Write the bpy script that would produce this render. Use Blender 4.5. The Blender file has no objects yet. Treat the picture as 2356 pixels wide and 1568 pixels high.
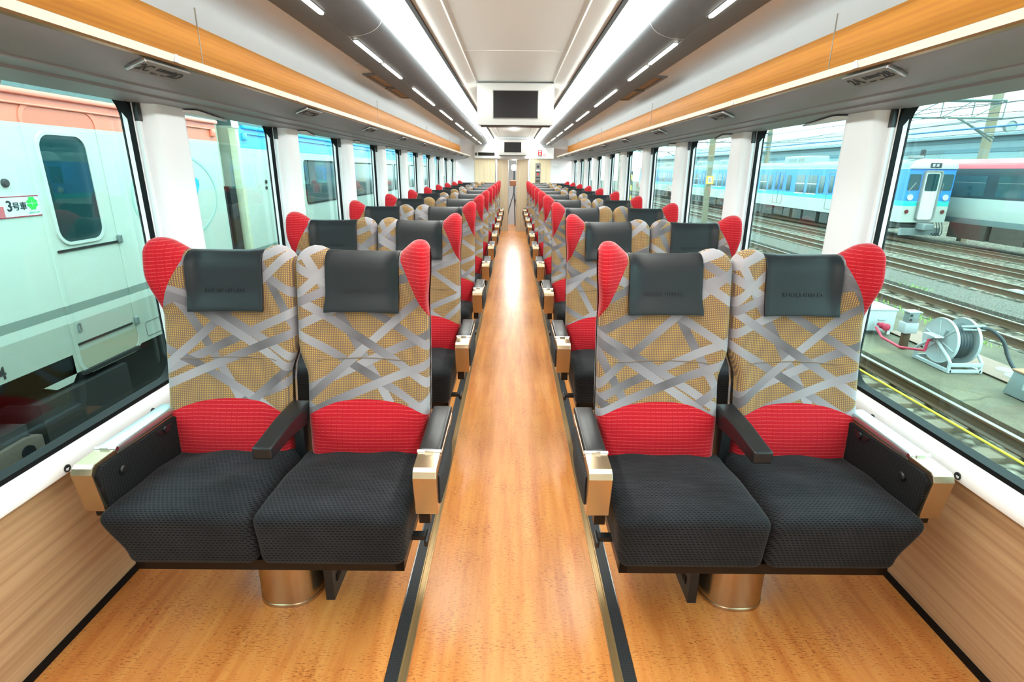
import bpy, bmesh, math, random
from mathutils import Matrix, Vector
random.seed(7)
S = bpy.context.scene
COL = S.collection
PI = math.pi

# ------------------------------------------------------------------ camera, sky, sun, exposure
CAM_H, CAM_X = 1.44, -0.005
PITCH, ROLL = math.atan(393/1240), math.radians(0.5)
cd = bpy.data.cameras.new('camera'); cam = bpy.data.objects.new('camera', cd); COL.objects.link(cam)
cd.sensor_width = 36; cd.lens = 1240/2356*36; cd.clip_start = 0.02; cd.clip_end = 400
cam.matrix_world = Matrix.Translation((CAM_X, 0, CAM_H)) @ Matrix.Rotation(PI/2-PITCH, 4, 'X') @ Matrix.Rotation(ROLL, 4, 'Z')
S.camera = cam
W = bpy.data.worlds.new('overcast'); S.world = W; W.use_nodes = True
bg = W.node_tree.nodes['Background']; bg.inputs[0].default_value = (0.93, 0.98, 1.0, 1); bg.inputs[1].default_value = 4.4
sd = bpy.data.lights.new('sun', 'SUN'); sd.energy = 1.2; sd.angle = math.radians(50); sd.color = (1, .98, .94)
so = bpy.data.objects.new('sun', sd); COL.objects.link(so); so.rotation_euler = (math.radians(38), math.radians(4), 0)
S.view_settings.view_transform = 'Standard'; S.view_settings.look = 'None'
S.view_settings.gamma = 1; S.view_settings.use_curve_mapping = False
S.view_settings.exposure = 0.85
COVE = 17.0       # strength of the two long ceiling lights
SLOT = 6.0

# ------------------------------------------------------------------ helpers
def lin(c):
    return tuple(((v/255)/12.92 if v/255 <= .04045 else ((v/255+.055)/1.055)**2.4) for v in c)
def C(h):
    h = h.lstrip('#'); return lin(tuple(int(h[i:i+2], 16) for i in (0, 2, 4)))
ORD = ['first','second','third','fourth','fifth','sixth','seventh','eighth','ninth','tenth','eleventh','twelfth','thirteenth','fourteenth','fifteenth','sixteenth','seventeenth','eighteenth','nineteenth','twentieth','twenty-first','twenty-second','twenty-third','twenty-fourth','twenty-fifth','twenty-sixth','twenty-seventh','twenty-eighth','twenty-ninth','thirtieth']
def ss(a, b, x):
    t = min(1, max(0, (x-a)/(b-a))); return t*t*(3-2*t)

class MB:
    def __init__(s): s.v = []; s.f = []
    def add(s, vs, fs):
        o = len(s.v); s.v += [tuple(v) for v in vs]; s.f += [tuple(i+o for i in f) for f in fs]; return s
    def box(s, x0, x1, y0, y1, z0, z1):
        v = [(x, y, z) for x in (x0, x1) for y in (y0, y1) for z in (z0, z1)]
        return s.add(v, [(0,1,3,2),(4,6,7,5),(0,4,5,1),(2,3,7,6),(0,2,6,4),(1,5,7,3)])
    def prism(s, poly, a, b, axis='y'):
        # poly: 2D points; axis y: (x,z); axis x: (y,z); axis z: (x,y)
        def P(p, t): return {'y': (p[0], t, p[1]), 'x': (t, p[0], p[1]), 'z': (p[0], p[1], t)}[axis]
        n = len(poly)
        v = [P(p, a) for p in poly]+[P(p, b) for p in poly]
        f = [tuple(range(n)), tuple(range(2*n-1, n-1, -1))]
        f += [(i, i+n, (i+1) % n+n, (i+1) % n) for i in range(n)]
        return s.add(v, f)
    def sheet(s, prof, a, b, n=1, axis='y'):
        # open profile swept along an axis
        m = len(prof); v = []
        for k in range(n+1):
            t = a+(b-a)*k/n
            for p in prof: v.append((p[0], t, p[1]) if axis == 'y' else (t, p[0], p[1]))
        f = [(k*m+i, k*m+i+1, (k+1)*m+i+1, (k+1)*m+i) for k in range(n) for i in range(m-1)]
        return s.add(v, f)
    def tube(s, pts, r, n=8, cap=True):
        pts = [Vector(p) for p in pts]; rs = r if isinstance(r, (list, tuple)) else [r]*len(pts)
        v = []; up = None
        for i, p in enumerate(pts):
            d = (pts[min(i+1, len(pts)-1)]-pts[max(i-1, 0)]).normalized()
            if up is None: up = Vector((0, 0, 1)) if abs(d.z) < .9 else Vector((1, 0, 0))
            a = d.cross(up).normalized(); b = a.cross(d).normalized(); up = b
            for k in range(n):
                t = 2*PI*k/n; v.append(p+(a*math.cos(t)+b*math.sin(t))*rs[i])
        f = [(i*n+k, i*n+(k+1) % n, (i+1)*n+(k+1) % n, (i+1)*n+k) for i in range(len(pts)-1) for k in range(n)]
        if cap: f += [tuple(range(n-1, -1, -1)), tuple(range((len(pts)-1)*n, len(pts)*n))]
        return s.add(v, f)
    def lathe(s, prof, c, axis='z', n=32, sx=1, sy=1):
        # prof: (radius, height)
        v = []
        for r, h in prof:
            for k in range(n):
                t = 2*PI*k/n; a, b = r*math.cos(t)*sx, r*math.sin(t)*sy
                v.append({'z': (c[0]+a, c[1]+b, c[2]+h), 'x': (c[0]+h, c[1]+a, c[2]+b), 'y': (c[0]+a, c[1]+h, c[2]+b)}[axis])
        m = len(prof)
        f = [(i*n+k, i*n+(k+1) % n, (i+1)*n+(k+1) % n, (i+1)*n+k) for i in range(m-1) for k in range(n)]
        f += [tuple(range(n-1, -1, -1)), tuple(range((m-1)*n, m*n))]
        return s.add(v, f)
    def rbox(s, cx, cy, cz, hx, hy, hz, r, seg=3, mid=4, fn=None):
        h = (hx, hy, hz); r = min(r, hx, hy, hz)
        def samp(a):
            e = [-a+r*(1-math.cos(PI/2*i/seg)) for i in range(seg+1)]
            m = [(-a+r)+(2*(a-r))*i/mid for i in range(1, mid)] if a > r+1e-6 else []
            o = e+m+[-q for q in reversed(e)]
            res = []
            for q in o:
                if not res or abs(q-res[-1]) > 1e-7: res.append(q)
            return res
        key = {}; vs = []; fs = []
        def V(p):
            inn = [max(-(h[i]-r), min(h[i]-r, p[i])) for i in range(3)]
            d = Vector([p[i]-inn[i] for i in range(3)])
            if d.length > 1e-9: d = d.normalized()*r
            q = (inn[0]+d.x+cx, inn[1]+d.y+cy, inn[2]+d.z+cz)
            if fn: q = fn(*q)
            k = tuple(round(c, 5) for c in q)
            if k not in key: key[k] = len(vs); vs.append(q)
            return key[k]
        for ax in range(3):
            a, b = (ax+1) % 3, (ax+2) % 3
            A, B = samp(h[a]), samp(h[b])
            for sg in (-1, 1):
                g = []
                for i in A:
                    row = []
                    for j in B:
                        p = [0, 0, 0]; p[ax] = sg*h[ax]; p[a] = i; p[b] = j; row.append(V(p))
                    g.append(row)
                for i in range(len(A)-1):
                    for j in range(len(B)-1):
                        q = [g[i][j], g[i+1][j], g[i+1][j+1], g[i][j+1]]
                        q = [x for n_, x in enumerate(q) if x not in q[:n_]]
                        if len(q) > 2: fs.append(tuple(q if sg > 0 else q[::-1]))
        return s.add(vs, fs)
    def mirror(s, sx):
        if sx < 0:
            s.v = [(-x, y, z) for x, y, z in s.v]; s.f = [tuple(reversed(f)) for f in s.f]
        return s
    def shift(s, d): s.v = [(x+d[0], y+d[1], z+d[2]) for x, y, z in s.v]; return s

def mesh_of(name, mb, mat, bevel=0, seg=2, angle=35, fixn=True):
    me = bpy.data.meshes.new(name); me.from_pydata(mb.v, [], mb.f)
    bm = bmesh.new(); bm.from_mesh(me)
    bmesh.ops.remove_doubles(bm, verts=bm.verts, dist=1e-5)
    if fixn: bmesh.ops.recalc_face_normals(bm, faces=bm.faces)
    if bevel:
        ed = [e for e in bm.edges if len(e.link_faces) == 2 and e.calc_face_angle(0) > .6]
        bmesh.ops.bevel(bm, geom=ed, offset=bevel, segments=seg, affect='EDGES', profile=.5, clamp_overlap=True)
    bm.to_mesh(me); bm.free()
    for p in me.polygons: p.use_smooth = True
    try: me.set_sharp_from_angle(angle=math.radians(angle))
    except Exception: pass
    if mat: me.materials.append(mat)
    return me
def obj(name, mb, mat, parent=None, **k):
    o = bpy.data.objects.new(name, mesh_of(name, mb, mat, **k)); COL.objects.link(o)
    if parent: o.parent = parent
    return o
def tag(o, label, cat, group=None, kind=None):
    o['label'] = label; o['category'] = cat
    if group: o['group'] = group
    if kind: o['kind'] = kind
    return o
def thing(name, label, cat, loc=(0, 0, 0), group=None):
    o = bpy.data.objects.new(name, None); COL.objects.link(o); o.location = loc; o.empty_display_size = .1
    return tag(o, label, cat, group)
def struct(name, mb, mat, parent=None, **k):
    o = obj(name, mb, mat, parent, **k)
    if not parent: o['kind'] = 'structure'
    return o
def dup(o, parent=None):
    c = o.copy(); COL.objects.link(c)
    if parent: c.parent = parent
    for ch in list(o.children): dup(ch, c)
    return c
def text(name, body, size, origin, right, up, mat, parent=None, depth=.0006, bold=0.0, align='CENTER'):
    cu = bpy.data.curves.new(name, 'FONT'); cu.body = body; cu.size = size; cu.align_x = align; cu.align_y = 'CENTER'
    cu.extrude = depth; cu.offset = bold
    t = bpy.data.objects.new(name, cu); COL.objects.link(t)
    bpy.context.view_layer.update()
    me = bpy.data.meshes.new_from_object(t.evaluated_get(bpy.context.evaluated_depsgraph_get()))
    bpy.data.objects.remove(t); bpy.data.curves.remove(cu)
    r = Vector(right).normalized(); u = Vector(up); u = (u-r*u.dot(r)).normalized(); n = r.cross(u)
    M = Matrix((r, u, n)).transposed().to_4x4(); M.translation = Vector(origin)
    me.transform(M); me.name = name; me.materials.clear(); me.materials.append(mat)
    o = bpy.data.objects.new(name, me); COL.objects.link(o)
    if parent: o.parent = parent
    return o

# ------------------------------------------------------------------ materials
class NT:
    def __init__(s, name):
        s.m = bpy.data.materials.new(name); s.m.use_nodes = True; s.t = s.m.node_tree
        s.b = s.t.nodes['Principled BSDF']; s.out = s.t.nodes['Material Output']
    def n(s, typ, **k):
        x = s.t.nodes.new(typ)
        for a, v in k.items(): setattr(x, a, v)
        return x
    def l(s, a, b): s.t.links.new(a, b)
    def val(s, inp, v):
        if hasattr(v, 'is_output'): s.l(v, inp)
        else: inp.default_value = v
    def math(s, op, a, b=0., c=0., clamp=False):
        x = s.n('ShaderNodeMath', operation=op, use_clamp=clamp)
        s.val(x.inputs[0], a); s.val(x.inputs[1], b); s.val(x.inputs[2], c); return x.outputs[0]
    def coords(s):
        x = s.n('ShaderNodeTexCoord'); sp = s.n('ShaderNodeSeparateXYZ'); s.l(x.outputs['Object'], sp.inputs[0])
        return x.outputs['Object'], sp.outputs[0], sp.outputs[1], sp.outputs[2]
    def comb(s, x, y, z=0.):
        c = s.n('ShaderNodeCombineXYZ'); s.val(c.inputs[0], x); s.val(c.inputs[1], y); s.val(c.inputs[2], z); return c.outputs[0]
    def mix(s, f, a, b, mode='MIX'):
        x = s.n('ShaderNodeMix', data_type='RGBA', blend_type=mode)
        s.val(x.inputs[0], f)
        for i, v in ((6, a), (7, b)):
            if hasattr(v, 'is_output'): s.l(v, x.inputs[i])
            else: x.inputs[i].default_value = (*v, 1)
        return x.outputs[2]
    def noise(s, vec, scale=5., detail=3., rough=.5):
        x = s.n('ShaderNodeTexNoise'); s.l(vec, x.inputs['Vector']); x.inputs['Scale'].default_value = scale
        x.inputs['Detail'].default_value = detail; x.inputs['Roughness'].default_value = rough; return x.outputs[0]
    def vscale(s, vec, sc):
        x = s.n('ShaderNodeMapping'); s.l(vec, x.inputs[0]); x.inputs['Scale'].default_value = sc; return x.outputs[0]
    def ramp(s, f, stops, interp='LINEAR'):
        x = s.n('ShaderNodeValToRGB'); s.l(f, x.inputs[0]); r = x.color_ramp; r.interpolation = interp
        while len(r.elements) < len(stops): r.elements.new(.5)
        for e, (p, c) in zip(r.elements, stops): e.position = p; e.color = (*c, 1)
        return x.outputs[0]
    def bump(s, h, strength=.3, dist=.01):
        x = s.n('ShaderNodeBump'); x.inputs['Strength'].default_value = strength; x.inputs['Distance'].default_value = dist
        s.l(h, x.inputs['Height']); s.l(x.outputs[0], s.b.inputs['Normal'])
    def set(s, col=None, rough=None, metal=None, spec=None, sheen=None, coat=None):
        b = s.b.inputs
        if col is not None: s.val(b['Base Color'], col if hasattr(col, 'is_output') else (*col, 1))
        if rough is not None: s.val(b['Roughness'], rough)
        if metal is not None: b['Metallic'].default_value = metal
        if spec is not None: b['Specular IOR Level'].default_value = spec
        if sheen is not None: b['Sheen Weight'].default_value = sheen; b['Sheen Roughness'].default_value = .4
        if coat is not None: b['Coat Weight'].default_value = coat; b['Coat Roughness'].default_value = .12
        return s.m
def plain(name, hexc, rough=.5, metal=0., var=.06, scale=6., spec=.5, coat=None):
    t = NT(name); co, x, y, z = t.coords(); c = C(hexc)
    n = t.noise(co, scale, 4)
    col = t.mix(n, tuple(v*(1-var) for v in c), tuple(min(1, v*(1+var)) for v in c))
    return t.set(col, rough, metal, spec, coat=coat)
def emit(name, col, strength):
    t = NT(name); e = t.n('ShaderNodeEmission'); e.inputs[0].default_value = (*col, 1); e.inputs[1].default_value = strength
    t.l(e.outputs[0], t.out.inputs[0]); return t.m
def glass(name, tint, refl=1.0):
    t = NT(name); tr = t.n('ShaderNodeBsdfTransparent'); tr.inputs[0].default_value = (*tint, 1)
    g = t.n('ShaderNodeBsdfGlossy'); g.inputs['Roughness'].default_value = .0; g.inputs[0].default_value = (.95, 1, 1, 1)
    f = t.n('ShaderNodeLayerWeight'); f.inputs[0].default_value = .5
    sch = t.math('ADD', t.math('MULTIPLY', t.math('POWER', f.outputs['Facing'], 5.), .96), .04)
    m = t.n('ShaderNodeMixShader'); t.l(t.math('MULTIPLY', sch, refl), m.inputs[0]); t.l(tr.outputs[0], m.inputs[1]); t.l(g.outputs[0], m.inputs[2])
    t.l(m.outputs[0], t.out.inputs[0]); return t.m
def zbands(name, bands, rough=.35, var=.04, axis=2, dirt=None):
    """paint in constant bands by height: [(z_from, hex), ...] from the lowest up"""
    t = NT(name); co, *xyz = t.coords(); z = xyz[axis]
    col = C(bands[0][1])
    for zf, hx in bands[1:]: col = t.mix(t.math('GREATER_THAN', z, zf), col, C(hx))
    n = t.noise(t.vscale(co, (1, 1, .3)), 2.5, 4)
    col = t.mix(t.math('MULTIPLY', n, var*2), col, (.55, .5, .42), 'MULTIPLY')
    return t.set(col, rough)

M = {}
M['white'] = plain('white_panel', '#E6EBEF', .38, var=.01)
M['white_pillar'] = plain('white_pillar', '#ECF1F6', .35, var=.008)
M['white_sill'] = plain('white_sill', '#F6F5F6', .3, var=.008)
M['cream'] = plain('cream_ceiling', '#ECF1F2', .45, var=.012, scale=2)
M['duct'] = plain('duct_gray', '#70787F', .45, metal=.2, var=.05, scale=30)
M['rack'] = plain('rack_gray', '#868B90', .45, metal=.1, var=.03, scale=30)
M['acrylic'] = plain('acrylic_white', '#F7F3E6', .25, var=.01)
M['brass'] = plain('brass_trim', '#B39468', .3, metal=.75, var=.03)
M['black'] = plain('black_plastic', '#17181A', .42, var=.15)
M['rubber'] = plain('black_rubber', '#07080A', .6, var=.1, spec=.2)
M['screen'] = plain('screen_glass', '#151213', .3, var=.12, scale=80, spec=.25)
M['tvcase'] = plain('screen_case', '#B9B9B7', .38, metal=.1, var=.02)
M['alu'] = plain('brushed_aluminium', '#BFA98A', .26, metal=.95, var=.05, scale=60)
M['steel'] = plain('steel', '#C6C7C8', .25, metal=1., var=.04)
M['brownbar'] = plain('dark_bronze', '#1C1714', .4, metal=.5, var=.1)
M['darkink'] = plain('dark_ink', '#2A2A2B', .6, var=.05)
M['midgray'] = plain('mid_gray', '#7E7D7A', .5, var=.05)
M['glass'] = glass('window_glass', (.645, .825, .815), .75)
M['doorglass'] = glass('door_glass', (.95, .98, 1.), .6)
M['cove'] = emit('cove_light', (.93, .96, .90), COVE)
M['slot'] = emit('slot_light', (1., .95, .82), SLOT)
M['sleeve'] = plain('signal_red', '#D83A3F', .5)

def mat_wood_orange():
    t = NT('orange_wood'); co, x, y, z = t.coords()
    v = t.comb(t.math('MULTIPLY', y, .9), t.math('MULTIPLY', z, 30.), t.math('MULTIPLY', x, 3.))
    n1 = t.noise(v, 2.2, 5, .6); w = t.n('ShaderNodeTexWave', wave_type='RINGS'); t.l(t.comb(t.math('MULTIPLY', y, .5), t.math('MULTIPLY', z, 7.), 0.), w.inputs[0])
    w.inputs['Scale'].default_value = 2.3; w.inputs['Distortion'].default_value = 6; w.inputs['Detail'].default_value = 3
    f = t.math('ADD', t.math('MULTIPLY', n1, .75), t.math('MULTIPLY', w.outputs['Fac'], .15))
    return t.set(t.ramp(f, [(.25, C('#CC7C0C')), (.5, C('#DA8C14')), (.8, C('#E39B24'))]), .5, spec=.3)
M['wood'] = mat_wood_orange()
def mat_wall_wood():
    t = NT('pale_wood_wall'); co, x, y, z = t.coords()
    v = t.comb(t.math('MULTIPLY', y, .55), t.math('MULTIPLY', z, 60.), t.math('MULTIPLY', x, 60.))
    n = t.noise(v, 1., 5, .65)
    return t.set(t.ramp(n, [(.3, C('#A57E5D')), (.5, C('#BA936E')), (.7, C('#C6A27C'))]), .38)
M['wallwood'] = mat_wall_wood()
def mat_end_wood():
    t = NT('end_wall_wood'); co, x, y, z = t.coords()
    n = t.noise(t.comb(t.math('MULTIPLY', x, 40.), 0., t.math('MULTIPLY', z, 1.2)), 1., 4, .6)
    return t.set(t.ramp(n, [(.3, C('#D9C8A2')), (.7, C('#EFE2C2'))]), .4)
M['endwood'] = mat_end_wood()
def mat_door_wood():
    t = NT('door_wood'); co, x, y, z = t.coords()
    n = t.noise(t.comb(t.math('MULTIPLY', x, 60.), 0., t.math('MULTIPLY', z, 1.2)), 1., 4, .6)
    return t.set(t.ramp(n, [(.3, C('#B3A085')), (.7, C('#C9B79B'))]), .4)
M['doorwood'] = mat_door_wood()
def mat_floor():
    t = NT('cork_floor'); co, x, y, z = t.coords()
    st = t.noise(t.comb(t.math('MULTIPLY', x, 22.), t.math('MULTIPLY', y, 1.6)), 1., 4, .6)
    bl = t.noise(co, 1.3, 2)
    f = t.math('ADD', t.math('MULTIPLY', st, .75), t.math('MULTIPLY', bl, .25))
    col = t.ramp(f, [(.3, C('#B3652F')), (.48, C('#CA8243')), (.68, C('#D79653'))])
    fl = t.noise(t.comb(t.math('MULTIPLY', x, 58.), t.math('MULTIPLY', y, 250.)), 1., 3, .65)
    pt = t.noise(co, 7., 2)
    m = t.math('GREATER_THAN', t.math('ADD', fl, t.math('MULTIPLY', pt, .24)), .715)
    col = t.mix(t.math('MULTIPLY', m, .62), col, C('#7A3212'))
    gr = t.noise(t.comb(t.math('MULTIPLY', x, 90.), t.math('MULTIPLY', y, 260.)), 1., 2)
    col = t.mix(t.math('MULTIPLY', gr, .25), col, C('#F3C58D'), 'MULTIPLY')
    return t.set(col, .29, spec=.5)
M['floor'] = mat_floor()
def mat_treads():
    t = NT('ribbed_rubber'); co, x, y, z = t.coords()
    gx = t.math('GREATER_THAN', t.math('FRACT', t.math('MULTIPLY', x, 110.)), .72); gy = t.math('GREATER_THAN', t.math('FRACT', t.math('MULTIPLY', y, 110.)), .72)
    g = t.math('MAXIMUM', gx, gy)
    return t.set(t.mix(g, C('#131415'), C('#232528')), .5)
M['treads'] = mat_treads()

def mat_seat_pattern():
    t = NT('patterned_moquette'); co, x0, y, z0 = t.coords()
    oi = t.n('ShaderNodeObjectInfo')
    x = t.math('ADD', x0, t.math('MULTIPLY', oi.outputs['Random'], 1.9)); z = t.math('ADD', z0, t.math('MULTIPLY', oi.outputs['Random'], 2.7))
    # woven ground with small yellow dots
    p = 1/.0062
    fx = t.math('FRACT', t.math('MULTIPLY', x0, p)); fz = t.math('FRACT', t.math('MULTIPLY', z0, p))
    dx = t.math('LESS_THAN', t.math('ABSOLUTE', t.math('SUBTRACT', fx, .5)), .235); dz = t.math('LESS_THAN', t.math('ABSOLUTE', t.math('SUBTRACT', fz, .5)), .235)
    dot = t.math('MULTIPLY', dx, dz)
    big = t.noise(t.comb(x, z), 3., 2)
    ground = t.mix(big, C('#6B5547'), C('#7B6352'))
    col = t.mix(dot, ground, C('#D0A04C'))
    wv = t.noise(t.comb(t.math('MULTIPLY', x0, 900.), t.math('MULTIPLY', z0, 900.)), 1., 1)
    # overlapping ribbons
    for ang, per, wid, off, sh in ((-61, .31, .030, .12, 0), (24, .215, .030, .35, .3), (-31, .20, .029, .6, .1), (41, .29, .029, .05, .5), (-33, .37, .030, .2, .7), (22, .37, .030, .77, .15)):
        a = math.radians(ang); nx, nz = -math.sin(a), math.cos(a)
        d = t.math('ADD', t.math('MULTIPLY', x, nx), t.math('MULTIPLY', z, nz))
        al = t.math('ADD', t.math('MULTIPLY', x, math.cos(a)), t.math('MULTIPLY', z, math.sin(a)))
        fr = t.math('SUBTRACT', t.math('FRACT', t.math('ADD', t.math('DIVIDE', d, per), off)), .5)
        msk = t.math('LESS_THAN', t.math('ABSOLUTE', fr), wid/per/2)
        g = t.math('PINGPONG', t.math('ADD', t.math('MULTIPLY', al, 3.6), sh), 1.)
        g = t.math('ADD', t.math('MULTIPLY', g, .85), t.math('MULTIPLY', wv, .3))
        rib = t.ramp(g, [(.1, C('#5A5456')), (.5, C('#827B80')), (.95, C('#9A9498'))])
        col = t.mix(msk, col, rib)
    t.bump(t.math('ADD', t.math('MULTIPLY', wv, .5), dot), .25, .0012)
    return t.set(col, .85, spec=.2, sheen=.25)
M['pattern'] = mat_seat_pattern()
M['seam'] = plain('seam_thread', '#7C6654', .8)
def mat_red():
    t = NT('red_moquette'); co, x, y, z = t.coords()
    l = t.math('GREATER_THAN', t.math('FRACT', t.math('MULTIPLY', z, 1/.0125)), .84)
    dsh = t.math('GREATER_THAN', t.math('FRACT', t.math('MULTIPLY', x, 1/.02)), .12)
    g = t.math('GREATER_THAN', t.math('FRACT', t.math('MULTIPLY', x, 1/.0095)), .86)
    n = t.noise(co, 500., 1)
    col = t.mix(n, C('#A30B1B'), C('#B91827'))
    col = t.mix(t.math('MULTIPLY', g, .35), col, C('#8A0816'))
    col = t.mix(t.math('MULTIPLY', t.math('MULTIPLY', l, dsh), .7), col, C('#D4504C'))
    t.bump(t.math('ADD', l, n), .2, .001)
    return t.set(col, .85, spec=.2, sheen=.3)
M['red'] = mat_red()
def mat_charcoal():
    t = NT('charcoal_moquette'); co, x, y, z = t.coords()
    u = t.math('ADD', y, z)
    r = t.math('MULTIPLY', u, 1/.0085); fr = t.math('FRACT', r)
    sh = t.math('MULTIPLY', t.math('FLOOR', r), .37)
    dash = t.math('LESS_THAN', t.math('FRACT', t.math('ADD', t.math('MULTIPLY', x, 1/.0135), sh)), .62)
    row = t.math('LESS_THAN', t.math('ABSOLUTE', t.math('SUBTRACT', fr, .5)), .2)
    m = t.math('MULTIPLY', dash, row)
    n = t.noise(t.vscale(co, (1., 1.6, 1.)), 4.2, 4, .6); n2 = t.noise(co, 600., 1)
    sheen = t.mix(t.math('MULTIPLY', t.math('SUBTRACT', n, .35), 1.6, clamp=True), C('#121214'), C('#38383D'))  # lighter sheen patches painted into the cloth colour by noise
    base = t.mix(t.math('MULTIPLY', n2, .5), sheen, C('#37373A'))
    col = t.mix(m, base, C('#08080A'))
    t.bump(t.math('SUBTRACT', n2, m), .3, .0012)
    return t.set(col, .85, spec=.15, sheen=.06)
M['charcoal'] = mat_charcoal()
def mat_panel_fabric():
    t = NT('ribbed_gray_fabric'); co, x, y, z = t.coords()
    l = t.math('LESS_THAN', t.math('FRACT', t.math('MULTIPLY', y, 1/.0135)), .16)
    n = t.noise(co, 500., 1)
    return t.set(t.mix(l, t.mix(n, C('#333133'), C('#434142')), C('#171314')), .85, spec=.2)
M['panelfab'] = mat_panel_fabric()
def mat_liner():
    t = NT('black_mesh_liner'); co, x, y, z = t.coords()
    a = t.math('GREATER_THAN', t.math('FRACT', t.math('MULTIPLY', y, 1/.011)), .7); b = t.math('GREATER_THAN', t.math('FRACT', t.math('MULTIPLY', z, 1/.008)), .6)
    return t.set(t.mix(t.math('MULTIPLY', a, b), C('#141415'), C('#2A2A2C')), .8, spec=.2)
M['liner'] = mat_liner()
def mat_leather():
    t = NT('charcoal_leather'); co, x, y, z = t.coords()
    v = t.n('ShaderNodeTexVoronoi'); v.inputs['Scale'].default_value = 450; t.l(co, v.inputs['Vector'])
    n = t.noise(co, 4., 2); t.bump(v.outputs[0], .12, .001)
    return t.set(t.mix(n, C('#15171A'), C('#1A1D20')), .45, spec=.35)
M['leather'] = mat_leather()
M['emboss'] = plain('embossed_leather', '#141618', .5, var=.04)
M['pad'] = plain('armrest_pad', '#1B1B1D', .36, var=.08, scale=20)

# outside materials
def mat_ballast(name, c1, c2, c3, scale):
    t = NT(name); co, x, y, z = t.coords()
    v = t.n('ShaderNodeTexVoronoi'); v.inputs['Scale'].default_value = scale; t.l(co, v.inputs['Vector'])
    sp = t.n('ShaderNodeSeparateColor'); t.l(v.outputs['Color'], sp.inputs[0])
    col = t.ramp(sp.outputs[0], [(.1, C(c1)), (.5, C(c2)), (.9, C(c3))])
    col = t.mix(t.math('MULTIPLY', v.outputs['Distance'], 1.3, clamp=True), col, t.mix(.75, col, C('#3A332C')))
    g = t.noise(co, .35, 3); col = t.mix(t.math('MULTIPLY', g, .35), col, C('#8C7D64'), 'MULTIPLY')
    t.bump(v.outputs['Distance'], -.8, .04); return t.set(col, .9, spec=.2)
M['ballast'] = mat_ballast('ballast', '#5E5243', '#8E8371', '#BDB29F', 10.)
M['gravel'] = mat_ballast('fine_gravel', '#6A655C', '#7F7A70', '#918D83', 40.)
def mat_concrete():
    t = NT('old_concrete'); co, x, y, z = t.coords()
    n = t.noise(co, 1.1, 6, .6); f = t.noise(co, 60., 2); w = t.noise(co, .45, 2)
    col = t.ramp(n, [(.3, C('#5C5546')), (.55, C('#776E5A')), (.75, C('#8F8262'))])
    col = t.mix(t.math('MULTIPLY', f, .6), col, C('#55503F'), 'MULTIPLY')
    v = t.n('ShaderNodeTexVoronoi', feature='DISTANCE_TO_EDGE'); v.inputs['Scale'].default_value = .7; t.l(t.mix(.12, co, t.n('ShaderNodeTexNoise').outputs['Color']), v.inputs['Vector'])
    col = t.mix(t.math('LESS_THAN', v.outputs['Distance'], .008), col, C('#55503F'))
    return t.set(col, .85, spec=.25)
M['concrete'] = mat_concrete()
M['rail'] = plain('rail_rust', '#5E4632', .6, metal=.3, var=.25, scale=9)
M['railtop'] = plain('rail_polished', '#8A8379', .45, metal=.4, var=.1)
M['sleeper'] = plain('old_timber', '#6E5F4E', .85, var=.3, scale=7)
M['carwhite'] = plain('car_cream', '#CDCFC8', .35, var=.03)
M['canvas_roof'] = plain('canvas_roof', '#5E706F', .85, var=.3, scale=45)
M['underfloor'] = plain('underfloor_dark', '#1B1816', .75, var=.3)
M['rustbox'] = plain('rusty_frame', '#54463C', .7, var=.3)
M['carglass'] = plain('car_window_glass', '#173A3C', .08, var=.25, scale=1.5, spec=.6)
M['carglass2'] = plain('car_side_glass', '#2C4A4F', .1, var=.35, scale=1.2, spec=.6)
M['alusilver'] = plain('silver_body', '#C7CCC8', .35, metal=.25, var=.05)
M['pipe_red'] = plain('red_pipe', '#B22A45', .5)
M['reel_white'] = plain('reel_paint', '#A6ABAC', .45, var=.04)
M['hose'] = plain('black_hose', '#2A3236', .5, var=.1)
M['galv'] = plain('galvanised', '#838B8A', .5, metal=.4, var=.12)
M['shed'] = zbands('shed_sheet', [(-9, '#728789'), (4.2, '#667C80'), (4.9, '#7C9296'), (5.6, '#587079'), (6.0, '#728A93'), (6.5, '#607882')], .6, .2)
M['post'] = plain('concrete_post', '#7D735F', .8, var=.12)
M['wire'] = plain('wire_dark', '#1C262C', .5)
M['truss'] = plain('truss_steel', '#5C6865', .6, metal=.2, var=.15)
M['yellow'] = plain('yellow_paint', '#D9C02A', .55, var=.1)
M['green'] = plain('weeds', '#7FAE3A', .8, var=.3)
def mat_hazard():
    t = NT('hazard_stripes'); co, x, y, z = t.coords()
    f = t.math('LESS_THAN', t.math('FRACT', t.math('MULTIPLY', t.math('ADD', z, t.math('MULTIPLY', x, .6)), 2.1)), .5)
    return t.set(t.mix(f, C('#2B2C2A'), C('#D8B93A')), .6)
M['hazard'] = mat_hazard()

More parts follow.
